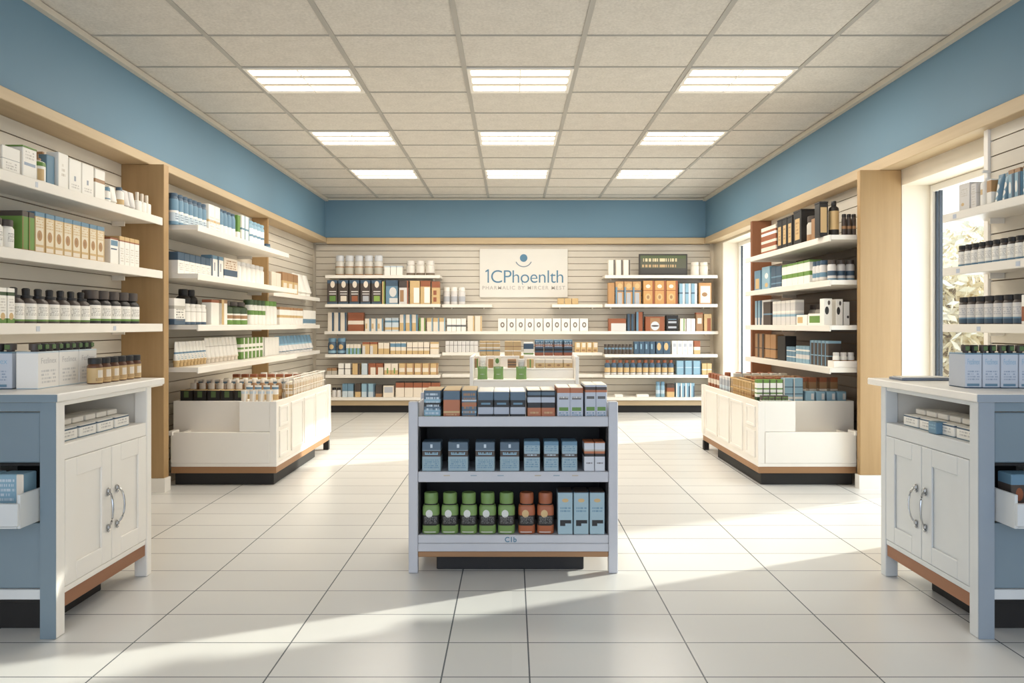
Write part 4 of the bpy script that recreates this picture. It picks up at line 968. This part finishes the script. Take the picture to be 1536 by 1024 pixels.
binrow(1.91, 1.91, 5.77, 6.23, 7, .055, .05, .15, 'box', prt(TAN, ((.3, .4, RST), (.6, .7, CRM))), 'tan packet in the wicker basket ' + RB, rz=-math.pi / 2)
binrow(1.91, 1.91, 6.34, 6.62, 4, .06, .06, .15, 'box', prt(GRY, ((.3, .5, PBL), (.85, 1, LGT))), 'pale grey carton behind the wicker basket ' + RB, rz=-math.pi / 2)
binrow(1.91, 1.91, 6.70, 7.0, 4, .06, .06, .15, 'box', prt(RST, ((.4, .7, CRM),)), 'rust and white carton farthest back ' + RB, rz=-math.pi / 2)

# ------------------------------------------------------------------ centre gondola
GY0, GY1 = 3.54, 4.06
MG = plain((198, 198, 203), .4); MGD = plain((28, 26, 25), .6)
go = empty('gondola_display', (0, GY0, 0))
def gb(name, x0, x1, y0, y1, z0, z1, m=MG, par=go, bev=.003): return B(x0, x1, y0, y1, z0, z1, m, bev=bev).build(name, par)
GL, GR = -.50, .512; dd = GY1 - GY0
for x0 in (GL, GR - .045):
    for y0 in (0, dd - .045): gb('post', x0, x0 + .045, y0, y0 + .045, .001, .828)
for x0, x1 in ((GL + .01, GL + .022), (GR - .022, GR - .01)):
    gb('side_panel', x0, x1, .0455, dd - .0455, .12, .80)
gb('back_panel', GL + .046, GR - .046, dd - .02, dd - .008, .12, .80)
gb('bin_front', GL + .046, GR - .046, .004, .02, .708, .757); gb('bin_floor', GL + .046, GR - .046, .0205, dd - .021, .708, .722)
gb('shelf', GL + .046, GR - .046, .0205, dd - .021, .452, .489, MG); gb('price_rail', GL + .046, GR - .046, .002, .0202, .44, .491)
gb('shelf', GL + .046, GR - .046, .0205, dd - .021, .165, .183, MG); gb('price_rail', GL + .046, GR - .046, .002, .0202, .145, .185)
gb('bottom_rail', GL + .046, GR - .046, .0, .0202, .105, .1445)
gb('liner', GL + .047, GR - .047, .30, .31, .1835, .4515, MGD); gb('liner', GL + .047, GR - .047, .30, .31, .4895, .7075, MGD)
gb('liner', GL + .047, GR - .047, .03, .299, .443, .4515, MGD); gb('liner', GL + .047, GR - .047, .03, .299, .700, .7075, MGD)
for x in (GL + .047, GR - .055):
    gb('liner', x, x + .008, .03, .299, .184, .4425, MGD); gb('liner', x, x + .008, .03, .299, .4895, .6995, MGD)
gb('oak_band', GL + .046, GR - .046, .004, dd - .05, .078, .1045, M_OAKDX); gb('toe_kick', GL + .13, GR - .16, .06, dd - .1, .001, .0775, M_DARK)
lg = text_obj('C1b', .034, plain((86, 124, 146)), 'logo', go, (0.0 + (766 - 768) * .0032, .0015, .152), RX, extrude=.0004, offset=.0008)
for i, x in enumerate((-.33, -.2, .11, .2, .29, -.07)):
    gb('price_tag', x, x + .03, .0005, .0018, .470, .475, plain(((190, 176, 156), (150, 166, 178))[i % 2]), bev=0)
tag(go, 'pale grey central gondola display with black lined shelves and oak band', 'display stand')
BOXNAME[0] = 'supplement_box'
RSG = (182, 112, 76); NVG = (88, 108, 124)
GT = ('B', GY0 + .024, .7222, 'gondola top bin'); GM = ('B', GY0 + .005, .4915, 'gondola middle shelf'); GB_ = ('B', GY0 + .005, .1855, 'gondola lower shelf')
def hz(y, z): return (z_of(y) - z)
def hpx(ytop, sh): return ((CH - (ytop - HY) * sh[1] / F) - sh[2]) * F / sh[1]
topm = (236, 228, 214)
run(GT, 635, 662, 1, hpx(585, GT), 'box', 'blue landscape carton', prt(NVG, ((0, .22, GRN), (.22, .4, SKY), (.5, .62, BLK), (.62, .72, SKY)), txt=((.1, .9, .1, .9, 7, PBL),), top=TAN), d=.2)
run(GT, 663, 690, 1, hpx(585, GT), 'box', 'rust carton with navy top', prt(RSG, ((.7, .97, NVG), (.12, .16, TAN), (.3, .36, TAN)), txt=((.2, .8, .14, .34, 3, TAN),), top=TAN), d=.24)
run(GT, 691, 715, 1, hpx(585, GT), 'box', 'navy carton with rust stripes', prt(NVG, ((.0, .18, RSG), (.3, .36, SKY), (.5, .62, RSG), (.66, .7, PBL)), txt=((.1, .9, .1, .9, 6, BRN),), top=TAN), d=.24)
run(GT, 716, 788, 3, hpx(587, GT), 'box', 'navy and black carton with white top', prt((178, 184, 196), ((.0, .28, BLK), (.5, .72, BLK), (.72, .97, NVG)), rects=((.2, .8, .58, .64, BLU), (.35, .75, .04, .14, RSG)), top=WHT), d=.24, fill=.96)
run(GT, 790, 833, 2, hpx(585, GT), 'box', 'rust footed black carton with silver band', prt(BLK, ((0, .46, RSG), (.62, .78, (182, 188, 200)), (.84, .94, NVG)), txt=((.2, .8, .24, .34, 1, TAN),), top=CRM), d=.2, fill=.96)
run(GT, 835, 876, 2, hpx(581, GT), 'box', 'grey carton with rust rim', prt((190, 194, 204), ((.84, 1, RSG),), rects=((.15, .85, .34, .44, GRN), (.15, .85, .66, .74, (96, 92, 90))), txt=((.15, .85, .12, .3, 3, BLU), (.15, .85, .66, .74, 1, LGT)), top=topm), d=.2, fill=.96)
run(GT, 877, 911, 2, hpx(577, GT), 'box', 'taller grey carton with rust rim', prt((190, 194, 204), ((.8, 1, RSG), (.86, .94, DRK)), rects=((.12, .88, .32, .42, GRN), (.15, .85, .63, .7, (96, 92, 90))), txt=((.15, .85, .1, .28, 3, BLU),), top=topm), d=.2, fill=.96)
bx1 = prt((146, 168, 178), ((.72, 1, (84, 102, 118)), (.5, .7, DRK)), rects=((.44, .56, .8, .92, PBL), (.15, .85, .56, .65, SKY)), txt=((.1, .9, .08, .4, 5, BLU), (.2, .8, .56, .65, 1, DRK)))
for x0, x1, nm in ((633, 661, 'leftmost'), (672, 702, 'second from left'), (713, 742, 'third from left'), (750, 779, 'fourth from left')):
    run(GM, x0, x1, 1, hpx(663, GM), 'box', f'wide blue carton with navy band, {nm},', bx1, d=.1, fill=1, jit=0)
bx2 = prt((152, 174, 184), ((.46, .58, DRK), (.86, 1, BLU)), txt=((.1, .9, .64, .84, 3, BLU), (.1, .9, .1, .4, 4, BLU), (.2, .8, .48, .56, 1, PBL)))
for x0, x1, nm in ((786, 810, 'left'), (816, 838, 'middle'), (843, 866, 'right')):
    run(GM, x0, x1, 1, hpx(662, GM), 'box', f'narrow sky blue carton, {nm} of three,', bx2, d=.1, fill=1, jit=0)
run(GM, 876, 908, 2, hpx(663, GM), 'box', 'silver carton with rust and black bands', prt((206, 208, 214), ((.5, .6, BLK), (.6, .68, RSG), (.68, .74, STN), (.96, 1, RSG)), txt=((.2, .8, .22, .3, 1, DRK),)), d=.1, fill=.95, jit=0)
def g_bottle(w, d, h, mat, cap=None, label=None):
    rr = [(.46, 0), (.5, .02), (.5, .62), (.47, .68), (.36, .72), (.36, .735)]
    v = MB(); seg = 20; i = v.mi(mat)
    def sup(a, r, e=.55):
        c, s = math.cos(a), math.sin(a); return (math.copysign(abs(c) ** e, c) * r * w, math.copysign(abs(s) ** e, s) * r * w * .8)
    b = 0
    for r, z in rr:
        for q in range(seg): x, y = sup(2 * math.pi * q / seg, r); v.v.append((x, y, z * h))
    for j in range(len(rr) - 1):
        for q in range(seg):
            q2 = (q + 1) % seg; v.f.append((j * seg + q, j * seg + q2, (j + 1) * seg + q2, (j + 1) * seg + q)); v.m.append(i); v.smooth.append(True)
    v.f.append(tuple(reversed(range(seg)))); v.m.append(i); v.smooth.append(False)
    v.f.append(tuple(range((len(rr) - 1) * seg, len(rr) * seg))); v.m.append(i); v.smooth.append(False)
    o = v.build('supplement_bottle')
    MB().lathe([(w * .40, h * .737), (w * .41, h * .86), (w * .41, h * .97), (w * .37, h)], cap, 20, sy=.85).build('cap', o)
    return o
KIND['gb'] = g_bottle; CATS['gb'] = 'bottle'
gmat = lambda c, dot: prt(c, ((.3, .62, BLK), (.96, 1, BLK)), rects=((.02, .85, .28, .34, BLK), (.12, .8, .05, .08, LGT)), ovals=((.42, .68, .2, .13, dot),), txt=((.12, .88, .34, .58, 7, (128, 126, 124)),))
# lettering band only on the front below the round mark
run(GB_, 631, 774, 5, hpx(741, GB_), 'gb', 'green supplement bottle with black band', gmat((120, 148, 84), (214, 214, 208)), cap=plain((116, 144, 82), .4), fill=.9, jit=1)
run(GB_, 776, 833, 2, hpx(741, GB_), 'gb', 'rust supplement bottle with black band', gmat((168, 96, 62), TAN), cap=plain((160, 92, 60), .4), fill=.9, jit=1)
run(GB_, 836, 908, 3, hpx(738, GB_), 'box', 'light blue carton with black wedge', prt((158, 182, 192), ((.97, 1, BLU),), rects=((.15, .9, .26, .34, BLK), (.15, .5, .2, .26, BLK)), ovals=((.5, .8, .22, .045, TAN),), txt=((.15, .85, .5, .64, 2, BLU),), top=DRK), d=.11, fill=.93, jit=0)

# ------------------------------------------------------------------ second display behind the gondola
dsp = empty('tiered_display', (.085, 5.2, 0)); X0, X1 = -.385, .39
def tb(name, *a, m=M_WHITE, bev=.003): return B(*a, m, bev=bev).build(name, dsp)
tb('side_panel', X0, X0 + .025, 0, .56, .001, .975); tb('side_panel', X1 - .025, X1, 0, .56, .001, .975)
tb('front_panel', X0 + .026, X1 - .026, .02, .035, .08, .80); tb('front_tray', X0 + .026, X1 - .026, .0, .14, .801, .812)
tb('riser', X0 + .026, X1 - .026, .141, .155, .801, .873); tb('tier', X0 + .026, X1 - .026, .141, .30, .8735, .885)
tb('riser', X0 + .026, X1 - .026, .301, .315, .8735, .955); tb('tier', X0 + .026, X1 - .026, .301, .55, .9555, .967)
tb('toe_kick', X0 + .03, X1 - .03, .05, .5, .001, .0795, m=M_DARK)
tag(dsp, 'white tiered display stand behind the gondola, before the back wall', 'display stand')
T1 = ('B', 5.36, .885, 'lower tier of white display'); T2 = ('B', 5.52, .967, 'upper tier of white display'); T0 = ('B', 5.21, .812, 'front tray of white display')
for x0, x1, nm in ((716, 731, 'leftmost'), (740, 755, 'middle'), (774, 790, 'rightmost')):
    run(T0, x0, x1, 1, 19, 'pouch', f'green pouch, {nm} of three,', prt((126, 160, 90), txt=((.2, .8, .84, .92, 1, PBL), (.3, .7, .35, .42, 1, LGT))), d=.04, fill=1, jit=0)
run(T1, 712, 717, 1, 14, 'box', 'brown and green small carton', prt(BRN, rects=((.6, 1, 0, 1, GRN),)), d=.06)
run(T1, 718, 730, 1, 22, 'bottle', 'white bottle with tan cap, leftmost', prt(WHT, txt=T((180, 176, 170))), cap=plain(TAN), caph=.2)
run(T1, 732, 740, 1, 13, 'box', 'small tan carton', prt((178, 134, 90)), d=.06)
run(T1, 741, 751, 1, 16, 'box', 'cream carton with green leaf', prt(CRM, ovals=((.5, .65, .3, .25, GRN),)), d=.06)
run(T1, 761, 775, 1, 13, 'box', 'brown woven carton', prt(BRN, ((.3, .4, DRK), (.6, .7, DRK))), d=.06)
run(T1, 777, 788, 1, 18, 'bottle', 'white bottle with tan cap, right one', prt(LGT, txt=T((160, 164, 176))), cap=plain(TAN), caph=.25)
run(T1, 790, 801, 1, 13, 'box', 'tan carton with green stripe', prt(TAN, rects=((.4, .6, 0, 1, GRN),)), d=.06)
run(T1, 803, 859, 4, 13, 'box', 'cream carton with tan foot', prt(CRM, ((0, .55, TAN),), ovals=((.5, .3, .2, .12, BRN),)), d=.06, fill=.95)
run(T2, 719, 750, 3, 22, 'box', 'tan and white carton', prt(TAN, ((.3, .4, BLU), (.5, .58, WHT), (.8, .86, CRM))), d=.08, fill=.97)
run(T2, 757, 782, 2, 22, 'box', 'tan checked carton', prt(TAN, ((.3, .36, WHT), (.6, .66, BRN))), d=.08, fill=.97)
run(T2, 785, 801, 1, 20, 'box', 'navy and green striped carton', prt(WHT, ((.5, .9, NVY), (.1, .2, GRN))), d=.08)
run(T2, 802, 859, 4, 24, 'box', 'dark navy carton with rust foot', prt(NVY, ((0, .2, RST), (.3, .45, BLK), (.55, .7, RST), (.86, 1, BLU)), txt=((.1, .9, .5, .9, 3, PBL),)), d=.09, fill=.93)

# ------------------------------------------------------------------ ceiling lights
def light(i, x0, y0, label):
    w, l = .743, .534; root = empty('ceiling_light', (x0 + .016 + w / 2, y0 + .008 + l / 2, CEIL - .007))
    fr = MB(); k = .02; m = plain((236, 230, 220), .4)
    for a in ((-w / 2, w / 2, -l / 2, -l / 2 + k), (-w / 2, w / 2, l / 2 - k, l / 2), (-w / 2, -w / 2 + k, -l / 2 + k, l / 2 - k), (w / 2 - k, w / 2, -l / 2 + k, l / 2 - k)):
        fr.box(a[0], a[1], a[2], a[3], -.006, .006, m)
    fr.build('light_frame', root)
    B(-w / 2 + k, w / 2 - k, -l / 2 + k, l / 2 - k, .002, .006, plain((224, 214, 198), .4)).build('reflector', root)
    for j in range(3):
        y = (j - 1) * l * .32
        B(-w / 2 + k + .006, w / 2 - k - .006, y - .045, y + .045, -.004, .0015, emit((255, 246, 230), 3.2), bev=.002).build('diffuser', root)
    B(-.004, .004, -l / 2 + k, l / 2 - k, -.0075, -.0042, m).build('divider', root)
    tag(root, label, 'light', 'recessed ceiling lights')
    la = bpy.data.lights.new('troffer_lamp', 'AREA'); la.shape = 'RECTANGLE'; la.size = .68; la.size_y = .46
    la.energy = LAMP; la.color = (1.0, .93, .82)
    lo = bpy.data.objects.new('troffer_lamp', la); COL.objects.link(lo); lo.location = (root.location.x, root.location.y, CEIL - .03)
LAMP = 17
rows = (('nearest', GY[12]), ('middle', GY[15]), ('farthest', GY[18]))
for rn, y in rows:
    for cn, x in (('left', GX[0]), ('centre', GX[2]), ('right', GX[4])):
        light(0, x, y, f'recessed ceiling light with three glowing strips, {rn} row, {cn} column')

# ------------------------------------------------------------------ daylight
sun = bpy.data.lights.new('sun', 'SUN'); sun.energy = 10.0; sun.angle = math.radians(1.2); sun.color = (1.0, .91, .77)
so = bpy.data.objects.new('sun', sun); COL.objects.link(so)
so.rotation_euler = Vector((-.915, -.40, -.37)).to_track_quat('-Z', 'Y').to_euler()
w = bpy.data.worlds.new('sky'); S.world = w; w.use_nodes = True; nt = w.node_tree
bg = nt.nodes['Background']; tc = nt.nodes.new('ShaderNodeTexCoord'); sp = nt.nodes.new('ShaderNodeSeparateXYZ'); nt.links.new(tc.outputs['Generated'], sp.inputs[0])
r = nt.nodes.new('ShaderNodeValToRGB'); e = r.color_ramp.elements           # hazy and warm towards the sun, cooler away from it
e[0].position = .3; e[0].color = (.98, 1.16, 1.42, 1); e[1].position = .75; e[1].color = (1, .97, .9, 1)
nt.links.new(mth(nt, 'ADD', mth(nt, 'MULTIPLY', mth(nt, 'ADD', mth(nt, 'MULTIPLY', sp.outputs[0], .8), mth(nt, 'MULTIPLY', sp.outputs[1], .6)), .5), .5), r.inputs[0]); nt.links.new(r.outputs[0], bg.inputs[0])
bg.inputs[1].default_value = 1.9
# fill lamps added outside the two right-hand windows, on top of the sky light
def area(name, loc, rot, sx, sy, e, c):
    a = bpy.data.lights.new(name, 'AREA'); a.shape = 'RECTANGLE'; a.size = sx; a.size_y = sy; a.energy = e; a.color = c
    o = bpy.data.objects.new(name, a); COL.objects.link(o); o.location = loc; o.rotation_euler = rot
area('window_fill', (3.3, 4.85, 1.2), (0, math.radians(90), 0), 2.0, 1.0, 30, (.95, .97, 1))
area('window_fill', (3.3, 9.0, 1.2), (0, math.radians(90), 0), 2.0, 1.6, 40, (.97, .97, 1))

S.view_settings.view_transform = 'Standard'; S.view_settings.look = 'None'; S.view_settings.exposure = 0.0
S.cycles.use_denoising = True; S.cycles.max_bounces = 8; S.cycles.diffuse_bounces = 5; S.cycles.glossy_bounces = 3; S.cycles.transparent_max_bounces = 12
S.cycles.sample_clamp_indirect = 6.0; S.cycles.caustics_reflective = False; S.cycles.caustics_refractive = False
print('PRODUCTS', COUNT[0], 'OBJECTS', len(bpy.data.objects))
